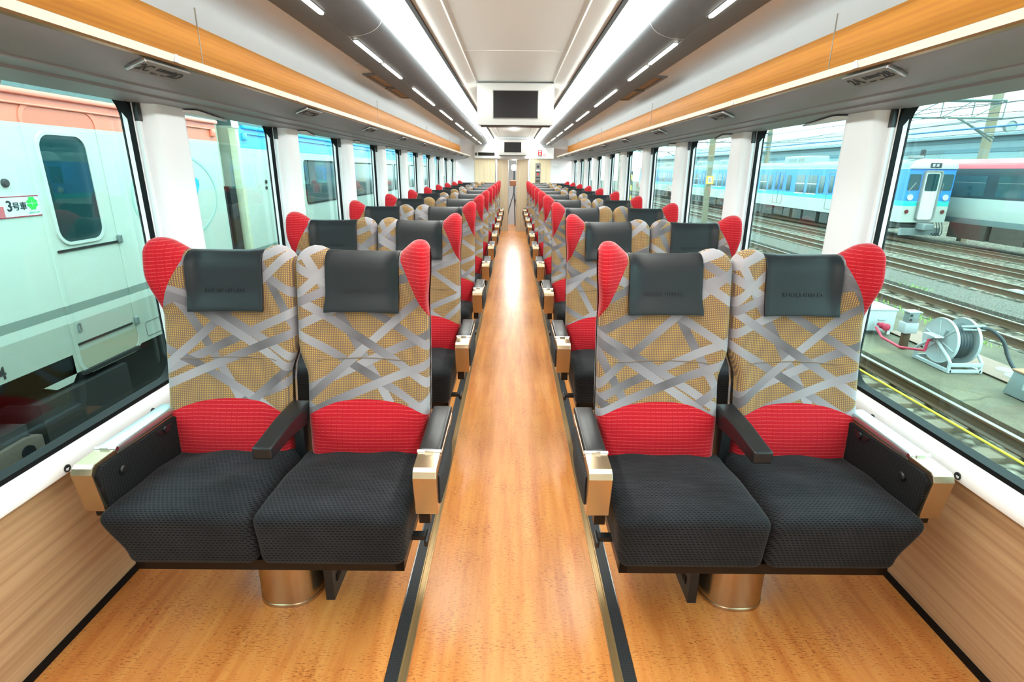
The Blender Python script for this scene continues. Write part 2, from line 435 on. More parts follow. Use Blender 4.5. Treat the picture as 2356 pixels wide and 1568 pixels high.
# ------------------------------------------------------------------ room shell
Y0, Y1 = -1.7, 13.5
H = CAM_H
XW = 1.405
PIL = [2.25+1.2*k for k in range(-3, 10)]     # pillar centres along the car
mb = MB(); mb.box(-1.42, 1.42, Y0, 15.4, -.05, 0); struct('floor', mb, M['floor'])
for s, nm in ((-1, 'left'), (1, 'right')):
    # seat track strips set into the floor
    a = struct('trim_1' if s < 0 else 'trim_2', MB().box(min(s*.333, s*.37), max(s*.333, s*.37), Y0, Y1, -.002, .004), M['treads'])
    p = [(s*.307, .0), (s*.307, .006), (s*.3115, .006), (s*.313, .003), (s*.328, .003), (s*.3295, .007), (s*.333, .007), (s*.333, 0)]
    b = struct('trim_3' if s < 0 else 'trim_4', MB().prism(p, Y0, Y1), M['brass'])
    b2 = MB(); b2.box(min(s*.37, s*.3735), max(s*.37, s*.3735), Y0, Y1, -.001, .005); struct('trim_5' if s < 0 else 'trim_6', b2, M['steel'])
    # lower wall: pale wood panel with black kick line
    struct('baseboard_'+nm, MB().box(min(s*1.398, s*1.42), max(s*1.398, s*1.42), Y0, Y1, 0, .026), M['rubber'])
    struct('wall_'+nm, MB().box(min(s*XW, s*1.44), max(s*XW, s*1.44), Y0, 15.4, .02, .58), M['wallwood'])
    # sill
    prof = [(1.44, .535), (1.378, .535), (1.366, .542), (1.362, .553), (1.363, .567), (1.369, .585), (1.386, .604), (1.396, .61), (1.427, .612)]
    struct('trim_7' if s < 0 else 'trim_8', MB().prism([(s*x, z) for x, z in prof], Y0, Y1), M['white_sill'])
# windows and pillars
GZ0, GZ1 = .605, 1.72
def rrect(y0, y1, z0, z1, r, n=6):
    pts = []
    for cy, cz, a0 in ((y1-r, z0+r, -90), (y1-r, z1-r, 0), (y0+r, z1-r, 90), (y0+r, z0+r, 180)):
        for k in range(n+1):
            a = math.radians(a0+90*k/n); pts.append((cy+r*math.cos(a), cz+r*math.sin(a)))
    return pts
def ring(mb, outer, inner, xa, xb):
    n = len(outer); v = []
    for x in (xa, xb):
        v += [(x, p[0], p[1]) for p in outer]+[(x, p[0], p[1]) for p in inner]
    f = []
    for i in range(n):
        j = (i+1) % n
        f += [(i, j, n+j, n+i), (2*n+i, 3*n+i, 3*n+j, 2*n+j), (n+i, n+j, 3*n+j, 3*n+i), (i, 2*n+i, 2*n+j, j)]
    return mb.add(v, f)
def resample(poly, outer_rect):
    y0, y1, z0, z1 = outer_rect
    cy, cz = (y0+y1)/2, (z0+z1)/2; out = []
    n = len(poly)//4
    for q, (Y, Z) in enumerate(((y1, z0), (y1, z1), (y0, z1), (y0, z0))):
        for k in range(n):
            t = k/(n-1)
            if q == 0: p = (poly[q*n+k][0], Z) if t < .5 else (Y, poly[q*n+k][1])
            elif q == 1: p = (Y, poly[q*n+k][1]) if t < .5 else (poly[q*n+k][0], Z)
            elif q == 2: p = (poly[q*n+k][0], Z) if t < .5 else (Y, poly[q*n+k][1])
            else: p = (Y, poly[q*n+k][1]) if t < .5 else (poly[q*n+k][0], Z)
            if abs(t-.5) < .01: p = (Y, Z)
            out.append(p)
    return out
wn = 1; tn = 20
for s, nm in ((-1, 'left'), (1, 'right')):
    for k in range(len(PIL)-1):
        a, b = PIL[k]+.13, PIL[k+1]-.13
        ri = rrect(a+.012, b-.012, GZ0+.018, GZ1-.03, .085); ro = rrect(a-.026, b+.026, GZ0-.004, GZ1, .11)
        big = resample(ro, (a-.1, b+.1, GZ0-.06, GZ1+.08))
        fr = struct('window_%d' % wn, ring(MB(), big, ro, s*1.40, s*1.425), M['white_pillar']); fr['label'] = 'window'; del fr['label']
        obj('gasket', ring(MB(), ro, ri, s*1.392, s*1.436), M['rubber'], fr)
        obj('pane', MB().box(min(s*1.428, s*1.432), max(s*1.428, s*1.432), a-.01, b+.01, GZ0+.01, GZ1-.01), M['glass'], fr)
        for yy in (a+.27, a+.68):
            pl = MB().lathe([(.012, 0), (.012, -.003), (.008, -.0035), (.007, .002), (0, .002)], (0, 0, 0), 'x', 18)
            pl.v = [(s*(1.3625+x), yy+y, .560+z) for x, y, z in pl.v]
            obj('socket', pl, M['darkink'], fr)
        wn += 1
    for k, yc in enumerate(PIL):
        # pillar: shallow trapezoid column with rounded inner corners and a blind rail groove on the near side
        P = [(1.425, yc-.145), (1.392, yc-.138), (1.384, yc-.105), (1.345, yc-.085), (1.336, yc-.07), (1.334, yc-.05), (1.333, yc+.08), (1.337, yc+.1), (1.348, yc+.112), (1.392, yc+.128), (1.425, yc+.135)]
        pl = struct('trim_%d' % tn, MB().prism([(s*x, y) for x, y in P], .6, 1.69, 'z'), M['white_pillar'])
        tn += 1
        obj('blind_rail', MB().box(min(s*1.376, s*1.39), max(s*1.376, s*1.39), yc-.132, yc-.118, .66, 1.6), M['white'], pl)
        obj('rail_slot', MB().box(min(s*1.374, s*1.39), max(s*1.374, s*1.39), yc-.133, yc-.112, 1.6, 1.68), M['black'], pl)  # unlit upper stretch of the rail groove, painted black
        # thin flared fin at the head of the pillar
        if k >= 1:
            z = 1.659
            F = [(1.395, yc+.08), (1.31, yc+.08), (1.29, yc+.095), (1.285, yc+.12), (1.292, yc+.15), (1.325, yc+.28), (1.36, yc+.42), (1.384, yc+.54), (1.395, yc+.54)]
            obj('fin', MB().prism([(s*x, y) for x, y in F], z-.008, z, 'z'), M['white'], pl, bevel=.003)
# upper side walls: orange wood frieze, white cove above, ceiling
for s, nm in ((-1, 'left'), (1, 'right')):
    struct('trim_9' if s < 0 else 'trim_10', MB().box(min(s*1.27, s*1.40), max(s*1.27, s*1.40), Y0, Y1, H+.24, H+.535), M['wood'])
    pr = [(1.272, H+.535), (1.272, H+.60), (1.268, H+.63), (1.255, H+.66), (1.23, H+.677), (1.19, H+.682), (.82, H+.70), (.5, H+.72)]
    struct('trim_11' if s < 0 else 'trim_12', MB().sheet([(s*x, z) for x, z in pr], Y0, Y1), M['white'])
# centre ceiling: flat panel with raised lips and cream side slopes
cp = [(-.47, H+.712), (-.405, H+.703), (-.34, H+.72), (-.335, H+.729), (.335, H+.729), (.34, H+.72), (.405, H+.703), (.47, H+.712)]
ce = struct('ceiling', MB().sheet(cp, Y0, Y1), M['cream'])
jm = MB()
for yy in (.75, 3.85, 6.9, 9.95): jm.box(-.335, .335, yy, yy+.004, H+.7275, H+.732)
obj('joint', jm, M['white'], ce)
jm = MB()
for s in (-1, 1): jm.box(min(s*.40, s*.345), max(s*.40, s*.345), 3.85, 3.853, H+.69, H+.71)
for s in (-1, 1):
    struct('trim_13' if s < 0 else 'trim_14', MB().box(min(s*.464, s*.487), max(s*.464, s*.487), Y0, Y1, H+.701, H+.722), M['rubber'])
# roof lid, rear bulkhead behind the camera
struct('wall_back', MB().box(-1.45, 1.45, Y0-.05, Y0, -.05, 2.4), M['white'])
struct('trim_15', MB().box(-1.45, 1.45, Y0, 15.4, 2.3, 2.34), M['white'])
for s in (-1, 1): struct('trim_16' if s < 0 else 'trim_17', MB().box(min(s*1.425, s*1.45), max(s*1.425, s*1.45), Y0, 15.4, GZ1+.02, 2.34), M['white'])

# frieze joint lines
for s, nm in ((-1, 'left'), (1, 'right')):
    for i, yy in enumerate((2.42, 5.4, 8.38, 11.36)):
        jl = struct('trim_%d' % (60+i+(4 if s > 0 else 0)), MB().box(min(s*1.2685, s*1.272), max(s*1.2685, s*1.272), yy, yy+.005, H+.25, H+.60), plain('frieze_joint', '#B5AEA2', .6))

# ------------------------------------------------------------------ ceiling fittings
for s, nm in ((-1, 'left'), (1, 'right')):
    # long bright cove light
    t = thing('cove_light', 'long glowing white strip light along the %s of the centre ceiling' % nm, 'light', (s*.54, (Y0+Y1)/2, H+.68), 'long ceiling lights')
    cl = MB().sheet([(s*(.49-.54), .033), (s*(.535-.54), .031), (s*(.57-.54), .02), (s*(.586-.54), .0), (s*(.594-.54), -.04)], Y0+.2-(Y0+Y1)/2, Y1-.1-(Y0+Y1)/2, 1)
    obj('diffuser', cl, M['cove'], t)
    obj('housing', MB().box(-.06, .06, Y0+.2-(Y0+Y1)/2, Y1-.1-(Y0+Y1)/2, .034, .04), M['white'], t)
    # rounded grey duct below it
    d = thing('air_duct', 'long rounded grey air duct along the %s side of the ceiling' % nm, 'duct', (s*.72, (Y0+Y1)/2, H+.6), 'grey ceiling ducts')
    pf = []
    for k in range(15):
        a = math.radians(-8+k*98/14)
        pf.append((.755-.158*math.cos(a)**.9 if math.cos(a) > 0 else .755, .648-.080*math.sin(max(0, a))))
    pf = [(.597, .652)]+[(x, z) for x, z in pf]+[(.757, .566), (.868, .558), (.872, .562), (.872, .60), (.597, .69)]
    yc = (Y0+Y1)/2
    obj('casing', MB().prism([(s*(x-.72), z-.6) for x, z in pf], Y0-yc, Y1-.03-yc), M['duct'], d, angle=30)
    for yy in (2.72, 5.75, 8.8, 11.85):
        j = MB(); j.sheet([(s*(x-.72)*1.002, z-.6-.0012) for x, z in pf[1:16]], yy-yc, yy+.007-yc); obj('joint', j, M['white'], d)
    n = 0
    for g in range(-1, 7):
        for q in (0, 1):
            ya = 2.80+1.53*g+q*.565; yb = ya+.51
            if yb > Y1-.2 or yb < 1.9: continue
            sl = thing('slot_light', 'bright slot light in the %s ceiling duct, %s from the camera' % (nm, ORD[n]), 'light', (s*.744, (ya+yb)/2, H+.566), 'slot lights in the %s duct' % nm)
            L = (yb-ya)/2
            obj('lens', MB().prism(rrect(-L, L, -.0085, .0085, .008, 4), -.0012, .006, 'x'), M['slot'], sl)
            me = sl.children[0].data
            for v in me.vertices: v.co = (v.co.z*s, v.co.y, -.004+v.co.x)
            rim = MB(); rim.box(-.014, .014, -L-.008, L+.008, .0005, .004); obj('rim', rim, M['duct'], sl)
            n += 1
    # luggage rack
    r = thing('luggage_rack', 'long grey luggage rack with lit white front edge above the %s windows' % nm, 'luggage rack', (s*1.15, yc, H+.25), 'luggage racks')
    up = [(1.0, .288), (1.012, .2805), (1.04, .2695), (1.08, .2565), (1.12, .2465), (1.15, .2415), (1.156, .2355), (1.20, .2345), (1.232, .2335), (1.238, .2265), (1.29, .2245), (1.40, .222), (1.40, .27), (1.27, .27), (1.0, .294)]
    obj('shelf', MB().prism([(s*(x-1.15), z-.25) for x, z in up], Y0-yc, Y1-.25-yc), M['rack'], r, angle=12)
    obj('front_edge', MB().prism([(s*(x-1.15), z-.25) for x, z in ((.996, .291), (.993, .312), (1.003, .316), (1.01, .291))], Y0-yc, Y1-.25-yc), M['acrylic'], r)
    obj('edge_trim', MB().prism([(s*(x-1.15), z-.25) for x, z in ((.9965, .2855), (.9935, .291), (1.01, .292), (1.012, .282))], Y0-yc, Y1-.25-yc), M['brass'], r)
    for i in range(13):
        yy = 1.74+.93*i
        b = MB().prism([(yy-yc-.006, .042), (yy-yc+.004, .0635), (yy-yc+.016, .0635), (yy-yc+.02, .042)], s*(.9915-1.15), s*(1.0-1.15), 'x'); obj('bracket', b, M['white'], r)
    # seat number plates
    for k in range(10):
        yy = 1.72+1.2*k
        tl, tr_ = ('%dC' % (k+2), '%dD' % (k+2)) if s < 0 else ('%dA' % (k+2), '%dB' % (k+2))
        lab = ('seat number plate reading 2%s and 2%s under the %s luggage rack' % (tl[-1], tr_[-1], nm)) if k == 0 else 'small seat number plate under the %s luggage rack, %s from the near end' % (nm, ORD[k])
        pt = thing('seat_number_plate', lab, 'sign', (s*1.030, yy, H+.2660), 'seat number plates on the %s rack' % nm)
        sl = math.atan2(.038, .1)
        out = Vector((s*math.cos(sl), 0, -math.sin(sl))); right = Vector((0, 1, 0)) if s < 0 else Vector((0, -1, 0)); upv = -out
        nrm = right.cross(upv)
        pb = MB(); pb.box(-.031, .031, -.105, .105, -.003, .0045); pl = obj('plate', pb, M['midgray'], pt, bevel=.003)
        yv = Vector((0, -s, 0)); R = Matrix((out, yv, out.cross(yv))).transposed()
        for v in pl.data.vertices: v.co = R @ v.co
        cap = MB(); cap.box(-.031, .031, -.004, .004, -.005, .006); ca = obj('end_cap', cap, M['steel'], pt, bevel=.002)
        for v in ca.data.vertices: v.co = R @ v.co+Vector((0, -.107, 0))
        nn = nrm*.0052
        text('seat_number', tl, .045, right*-.072+nn, right, upv, M['darkink'], pt, bold=.0008)
        text('seat_number', tr_, .045, right*.068+nn, right, upv, M['darkink'], pt, bold=.0008)
        ic = MB()
        for q, w, h_, dx in ((-.02, .007, .016, 0), (-.004, .007, .016, 0), (.022, .03, .014, 0)):
            c = right*q+upv*.008+nn
            a1, b1 = right*w/1.2, upv*h_/2
            ic.add([c-a1-b1, c+a1-b1, c+a1+b1, c-a1+b1], [(0, 1, 2, 3)])
        for q, w in ((-.012, .03), (.028, .02)):
            c = right*q-upv*.016+nn; a1, b1 = right*w/2, upv*.0025
            ic.add([c-a1-b1, c+a1-b1, c+a1+b1, c-a1+b1], [(0, 1, 2, 3)])
        obj('pictogram', ic, M['darkink'], pt)
    # return air grilles in the white side ceiling
    def grille(y0, y1, x0, x1, label, n_slats, along):
        g = thing('air_grille', label, 'vent', (s*(x0+x1)/2, (y0+y1)/2, H+.687), 'ceiling air grilles')
        w, l = (x1-x0)/2, (y1-y0)/2
        fm = MB(); fm.box(-w-.03, w+.03, -l-.03, -l, -.012, .02); fm.box(-w-.03, w+.03, l, l+.03, -.012, .02); fm.box(-w-.03, -w, -l, l, -.012, .02); fm.box(w, w+.03, -l, l, -.012, .02)
        obj('frame', fm, M['duct'], g)
        obj('backing', MB().box(-w, w, -l, l, .0, .004), plain('grille_backing', '#5C4E3E', .6), g)  # brown sheet behind the louvres
        sm = MB(); st = MB()
        for i in range(n_slats):
            yy = -l+2*l*(i+.5)/n_slats; sm.box(-w, w, yy-.005, yy+.005, -.008, .001)
        for i in range(8):
            xx = -w+2*w*(i+.5)/8; st.box(xx-.003, xx+.003, -l, l, -.007, .001)
        o1 = obj('louvre', sm, M['brass'], g); o2 = obj('grid_bar', st, M['brass'], g)
    grille(4.5, 5.12, .90, 1.12, 'nearer brown louvred air grille in the white ceiling beside the %s duct' % nm, 24, 0)
    grille(5.24, 5.86, .90, 1.12, 'farther brown louvred air grille in the white ceiling beside the %s duct' % nm, 24, 0)
    sv = thing('slatted_vent', 'small white slatted vent in the ceiling, near the grilles beside the %s duct' % nm, 'vent', (s*1.0, 4.15 if s < 0 else 6.6, H+.687), 'small slatted vents')
    m1 = MB()
    for i in range(12): m1.box(-.09, .09, -.1+i*.018, -.1+i*.018+.009, -.005, .004)
    obj('slat', m1, M['white'], sv); obj('backing', MB().box(-.1, .1, -.11, .115, .0, .004), M['midgray'], sv)

def monitor(name, label, loc, tilt):
    t = thing(name, label, 'screen', loc); t.rotation_euler = (tilt, 0, 0)
    pf = [(.0, -.17), (-.005, .17), (.10, .19), (.24, .19), (.24, .02), (.20, -.13), (.17, -.165)]
    cs = MB().prism(pf, -.334, .334, 'x'); obj('case', cs, M['tvcase'], t, bevel=.008)
    b = MB(); b.box(-.197, .197, -.008, -.0025, -.115, .113); obj('bezel', b, M['midgray'], t)
    obj('display', MB().box(-.192, .192, -.011, -.004, -.109, .107), M['screen'], t)
    obj('underside', MB().box(-.31, .31, .02, .16, -.178, -.164), M['brownbar'], t)
    return t
monitor('ceiling_monitor', 'white box monitor with dark screen hanging from the ceiling above the aisle', (.008, 5.1, 1.985), 0)

# ------------------------------------------------------------------ end wall
YE = Y1
k_ = (YE*.9533)/(13.9*.9533)
def X(x): return x*k_
def Z(z): return H+(z-H)*k_
we = struct('wall_end', MB().box(-1.45, X(-.43), YE, YE+.06, 0, 2.3).box(X(.385), 1.45, YE, YE+.06, 0, 2.3).box(X(-.43), X(.385), YE, YE+.06, Z(1.69), 2.3), M['white'])
struct('trim_70', MB().box(X(-.965), X(-.44), YE-.012, YE, 0, Z(1.70)), M['endwood'])
struct('trim_71', MB().box(X(.40), X(.905), YE-.012, YE, 0, Z(1.70)), M['endwood'])
hd = struct('trim_72', MB().box(X(-.955), X(.385), YE-.09, YE-.0, Z(1.705), Z(1.985)), M['cream'], bevel=.006)
for i, x in enumerate((-.43, .375)): struct('trim_%d' % (73+i), MB().box(X(x)-.028, X(x)+.028, YE-.03, YE+.03, 0, Z(1.70)), M['steel'], bevel=.008)
dr = struct('door_1', MB().box(X(-.405), X(-.135), YE+.005, YE+.04, 0, Z(1.685)).box(X(.068), X(.355), YE+.005, YE+.04, 0, Z(1.685)).box(X(-.135), X(.068), YE+.005, YE+.04, Z(1.672), Z(1.685)), M['doorwood'])
obj('glass_pane', MB().box(X(-.135), X(.068), YE+.015, YE+.022, .0, Z(1.672)), M['doorglass'], dr)
obj('edge_strip', MB().box(X(-.14), X(-.128), YE, YE+.042, 0, Z(1.672)).box(X(.062), X(.074), YE, YE+.042, 0, Z(1.672)), M['steel'], dr)
m2 = monitor('end_monitor', 'small white monitor with black screen mounted above the end door', (X(-.028), YE-.33, Z(1.955)), 0)
ds = thing('message_display', 'narrow dark message display on the cream board left of the end door', 'display', (X(-.665), YE-.092, Z(1.803)))
obj('display', MB().box(-.19, .19, -.006, 0, -.032, .032), M['screen'], ds); obj('rim', MB().box(-.197, .197, -.003, .0, -.039, .039), M['midgray'], ds)
cn = thing('car_number_plate', 'tiny dark plate reading 1 beside the message display', 'sign', (X(-.915), YE-.092, Z(1.803)))
obj('plate', MB().box(-.025, .025, -.004, 0, -.03, .03), M['darkink'], cn); text('numeral', '1', .05, (0, -.005, 0), (1, 0, 0), (0, 0, 1), M['white'], cn)
ep = thing('intercom', 'tall grey emergency intercom panel on the pale wood wall right of the end door', 'control panel', (X(.595), YE-.014, Z(1.375)))
obj('plate', MB().box(-.062, .062, -.008, 0, -.225, .225), M['midgray'], ep, bevel=.003)
obj('speaker', MB().lathe([(.028, 0), (.028, -.004), (.02, -.005), (.0, -.005)], (0, -.008, .145), 'y', 20), M['darkink'], ep)
obj('notice', MB().box(-.045, .045, -.011, -.008, .045, .078), M['cream'], ep)
obj('button', MB().box(-.022, .022, -.014, -.008, -.05, .0), M['sleeve'], ep)
for zz in (.005, -.11, -.195): obj('label_strip', MB().box(-.045, .045, -.0105, -.008, zz, zz+.024), M['darkink'], ep)
sb = tag(obj('wall_box', MB().box(X(.948), X(1.045), YE-.05, YE, Z(1.525), Z(1.592)), M['white'], bevel=.006), 'small white box high on the white end wall right of the intercom panel', 'box')
# curved white end of the rack with signs
cv = [(X(.385), YE-.02)]+[(X(.385)+.55*math.sin(a*PI/2), YE-.02-.28*(1-math.cos(a*PI/2))) for a in [i/8 for i in range(1, 9)]]
struct('trim_75', MB().prism(cv+[(X(.385)+.55, YE-.001), (X(.385), YE-.001)], Z(1.71), Z(1.955), 'z'), M['white'])
sg = thing('emergency_sign', 'small red emergency sign on the white panel right of the door board', 'sign', (X(.628), YE-.16, Z(1.835)))
obj('plate', MB().box(-.05, .05, -.004, .0, -.045, .06), M['sleeve'], sg); obj('symbol', MB().box(-.012, .012, -.006, -.004, -.035, .005).box(-.03, .03, -.006, -.004, .025, .045), M['white'], sg); obj('base_strip', MB().box(-.05, .05, -.004, 0, -.075, -.047), M['midgray'], sg)
ns = thing('no_smoking_sign', 'tiny round no smoking sign right of the red emergency sign', 'sign', (X(.738), YE-.19, Z(1.79)))
obj('disc', MB().lathe([(.028, 0), (.028, -.003), (.0, -.003)], (0, 0, 0), 'y', 20), M['white'], ns)
rm = MB(); rm.tube([(.026*math.cos(2*PI*i/20), -.004, .026*math.sin(2*PI*i/20)) for i in range(21)], .003, 6); rm.tube([(-.018, -.004, .018), (.018, -.004, -.018)], .003, 6)
obj('ring', rm, M['sleeve'], ns)
# vestibule beyond the door
struct('wall_front', MB().box(-1.45, 1.45, 15.35, 15.4, 0, 2.3), plain('vestibule_grey', '#A8A8A4', .5))
tp = thing('reflection_stand', 'black tripod with bright lamp, stand-in for the camera flash mirrored in the end door glass', 'tripod', (.0, 14.45, 0))  # added tripod and lamp stand in for the camera flash mirrored in the glass
obj('leg', MB().tube([(.01, 0, .88), (-.12, -.12, .45), (-.2, -.3, 0)], .014), M['black'], tp)
obj('leg', MB().tube([(.02, 0, .88), (.16, -.25, 0)], .014), M['black'], tp)
obj('leg', MB().tube([(.02, 0, .88), (.05, .3, 0)], .014), M['black'], tp)
obj('column', MB().tube([(.015, 0, .8), (.015, 0, 1.42)], .02), M['black'], tp)
lp = obj('reflection_head', MB().lathe([(.03, .05), (.075, .0), (.08, -.03), (.07, -.03)], (.01, -.02, 1.5), 'y', 24), M['midgray'], tp)
obj('reflection_glow', MB().lathe([(.07, -.028), (.065, -.04), (.0, -.045)], (.01, -.02, 1.5), 'y', 24), emit('flash_reflection', (1, .98, .95), 220), lp)  # glow added so the mirrored flash shows and streaks the floor
bgm = obj('reflection_bag', MB().rbox(-.01, -.06, 1.12, .09, .05, .07, .03), plain('reflection_tan', '#9A5A2C', .6), None); tag(bgm, 'tan bag on the tripod, part of the stand-in for the end door reflection', 'bag')  # added bag in place of a tan part of the mirrored figure
tag(obj('reflection_block', MB().rbox(.09, 14.36, .62, .03, .03, .03, .015), M['yellow']), 'yellow block at the tripod legs, part of the stand-in for the end door reflection', 'weight')  # added yellow block belonging to the same reflection stand-in
bgm.location = (0, 14.42, 0)

# ------------------------------------------------------------------ seats
ZB, ZARC = .405, .565
def seat_fn(side):
    xc, hw, dr_ = side*.2375, .2345, side          # side -1: aisle seat, +1: window seat (outer = away from the middle seam)
    T = .10
    def zl(q): return .60+.045*(1-q*q)-.01*abs(q)**6
    def zt0(q): return 1.150+.030*math.exp(-((q+.72)/.22)**2)+.055*ss(.46, .86, q)-.012*ss(.90, 1, abs(q))
    def P(q, kind, v, o=0., cap=9.):
        """kind l: lumbar front v 0..1; f: upper front; t: over the top; b: back down"""
        qa = abs(q); zt = lambda u: min(cap, zt0(u))
        e = max(0., (qa-.84)/.16); rnd = (T/2)*(1-(max(0., 1-e**2.6))**(1/2.6))
        if kind == 'l': z = ZB+(zl(q)-ZB)*v
        elif kind == 'f': z = zl(q)+(zt(q)-.05-zl(q))*v
        elif kind == 't': z = zt(q)-.05
        else: z = zt(q)-.05+(ZB-zt(q)+.05)*v
        y0 = .185*(z-.42)
        wing = .085*ss(.38, 1., q)*ss(.93, 1.10, z)
        bol = .022*ss(.45, 1., qa)*ss(.5, .62, z)*(1-.7*ss(.95, 1.1, z)*(q > 0))
        lum = .028*math.exp(-((z-.52)/.10)**2)*(1-.5*q*q)
        yf = y0-lum-bol-wing; yb = y0+T-wing*.75
        if kind in 'lf': y = yf+rnd-o
        elif kind == 'b': y = yb-rnd+o
        else:
            a = PI*v; mid, half = (yf+yb)/2, (yb-yf)/2-rnd
            y = mid-math.cos(a)*(half+o); z = z+math.sin(a)*(.05-.3*rnd+o)
        inner = .03*(1-ss(.72, .84, z)) if q < 0 else 0
        x = xc+dr_*(q*hw+(inner*ss(0, -1, q) if q < 0 else 0)+.014*ss(.5, 1, q)*ss(.97, 1.12, z)-.02*ss(.75, 1., q)*(1-ss(.45, .6, z)))
        return (x, y, z)
    return P
def zfront(v): return .595+(1.15-.595)*v
def qw(kind, v):
    z = zfront(v) if kind == 'f' else (1.2 if kind == 't' else 1.15+(ZB-1.15)*v)
    if z < .955: return 1.
    return 1-.40*min(1., (z-.955)/.22)**.62
def qs(a, b, n, dense=True):
    r = [a+(b-a)*i/n for i in range(n+1)]
    return r
Q1 = [-1, -.99, -.97, -.94, -.9, -.85, -.78, -.68, -.58, -.48, -.36, -.24, -.12, 0, .12, .24, .36, .48, .58, .68, .78, .85, .9, .94, .97, .99, 1]
def grid(rows, f):
    v = [f(*c) for r in rows for c in r]; n = len(rows[0]); fs = []
    for i in range(len(rows)-1):
        for j in range(n-1): fs.append((i*n+j, i*n+j+1, (i+1)*n+j+1, (i+1)*n+j))
    m = MB(); m.add(v, fs); return m
def backrest_parts(side, sx, parent):
    P = seat_fn(side)
    UP = [('f', i/26) for i in range(27)]+[('t', i/8) for i in range(1, 8)]+[('b', i/14) for i in range(15)]
    main = grid([[((q+1)/2*(qw(k, v)+1)-1, k, v) for q in Q1] for k, v in UP], P).mirror(sx)
    b = obj('backrest', main, M['pattern'], parent, angle=60)
    lum = grid([[(q, 'l', v) for q in Q1] for v in [i/12 for i in range(13)]], lambda q, k, v: P(q, k, v, .007*(1-v**8)*(1-abs(q)**12))).mirror(sx)
    obj('lumbar_pad', lum, M['red'], b, angle=60)
    ix = [i for i, c in enumerate(UP) if qw(*c) < 1]; rows = UP[ix[0]-1:ix[-1]+2]
    wg = grid([[(qw(k, v)+(1-qw(k, v))*j/12, k, v) for j in range(13)] for k, v in rows], lambda q, k, v: P(q, k, v, .005*min(1, 6*(q-qw(k, v))))).mirror(sx)
    obj('head_wing', wg, M['red'], b, angle=60)
    # leather headrest cover laid over the top
    rw = [('f', .69+(.31*i/10)) for i in range(11)]+[('t', i/8) for i in range(1, 8)]+[('b', i/20) for i in range(4)]
    cq = [-.54+1.11*j/14 for j in range(15)]
    def pil(q, k, v, o):
        fl = .012+.014*(1-ss(.69, .84, v) if k == 'f' else 0)
        qq = q-(.02*(1-ss(.69, .84, v)) if k == 'f' else 0)*(1 if q < 0 else .2)
        return P(qq, k, v, fl+o, 1.153)
    n = len(cq); m = MB()
    outer = [pil(q, k, v, 0) for k, v in rw for q in cq]; inn = [pil(q, k, v, -.011) for k, v in rw for q in cq]
    N = len(outer); R = len(rw); fs = []
    for i in range(R-1):
        for j in range(n-1):
            a = i*n+j; fs += [(a, a+1, a+n+1, a+n), (N+a, N+a+n, N+a+n+1, N+a+1)]
    for j in range(n-1): fs += [(j, N+j, N+j+1, j+1), ((R-1)*n+j, (R-1)*n+j+1, N+(R-1)*n+j+1, N+(R-1)*n+j)]
    for i in range(R-1): fs += [(i*n, (i+1)*n, N+(i+1)*n, N+i*n), (i*n+n-1, N+i*n+n-1, N+(i+1)*n+n-1, (i+1)*n+n-1)]
    m.add(outer+inn, fs)
    hc = obj('headrest_cover', m.mirror(sx), M['leather'], b, bevel=.002, angle=50)
    c0 = Vector(pil(.03, 'f', .845, .0012)); c1 = Vector(pil(.03, 'f', .88, .0012)); upv = (c1-c0)
    c0.x *= sx
    text('embossed_lettering', 'RESORT HYBRID.', .019, c0+Vector((0, -.0018, 0)), (1, 0, 0), upv, M['emboss'], hc, depth=.0004, bold=.0003)
    # thin piping along the mid-height seam
    sm = MB(); sm.tube([(P(q, 'f', .325, .0012)) for q in [-.75+1.5*i/16 for i in range(17)]], .0016, 5); obj('seam', sm.mirror(sx), M['seam'], b)
    return b
def cushion(side, sx, parent):
    x0, x1 = (-.462, -.003) if side < 0 else (.003, .452)
    def fn(x, y, z):
        t = (y+.42)/.46                                    # 0 front .. 1 rear
        lift = ss(.33, .44, z)
        z2 = z+lift*(-.022*t+.010*math.sin(PI*min(1, max(0, t*1.1)))-.0) + lift*.010*math.cos((x-(x0+x1)/2)/(x1-x0)*PI)
        z2 += lift*(.004*math.sin(x*31+y*9)+.003*math.sin(y*26+x*13))*ss(.1, .5, t)
        f = 1-ss(.30, .46, z)
        y2 = y+.018*f*(1-t)
        ox = (.042*f if side > 0 else 0)
        x2 = x-ox*ss(x0+(x1-x0)*.5, x1, x)*1.2 if side > 0 else x+(.012*f)*(1-ss(x0, x0+.2, x))
        return (x2, y2, z2)
    m = MB().rbox((x0+x1)/2, -.19, .372, (x1-x0)/2, .23, .096, .034, 4, 12, fn)
    return obj('seat_cushion', m.mirror(sx), M['charcoal'], parent, angle=60)
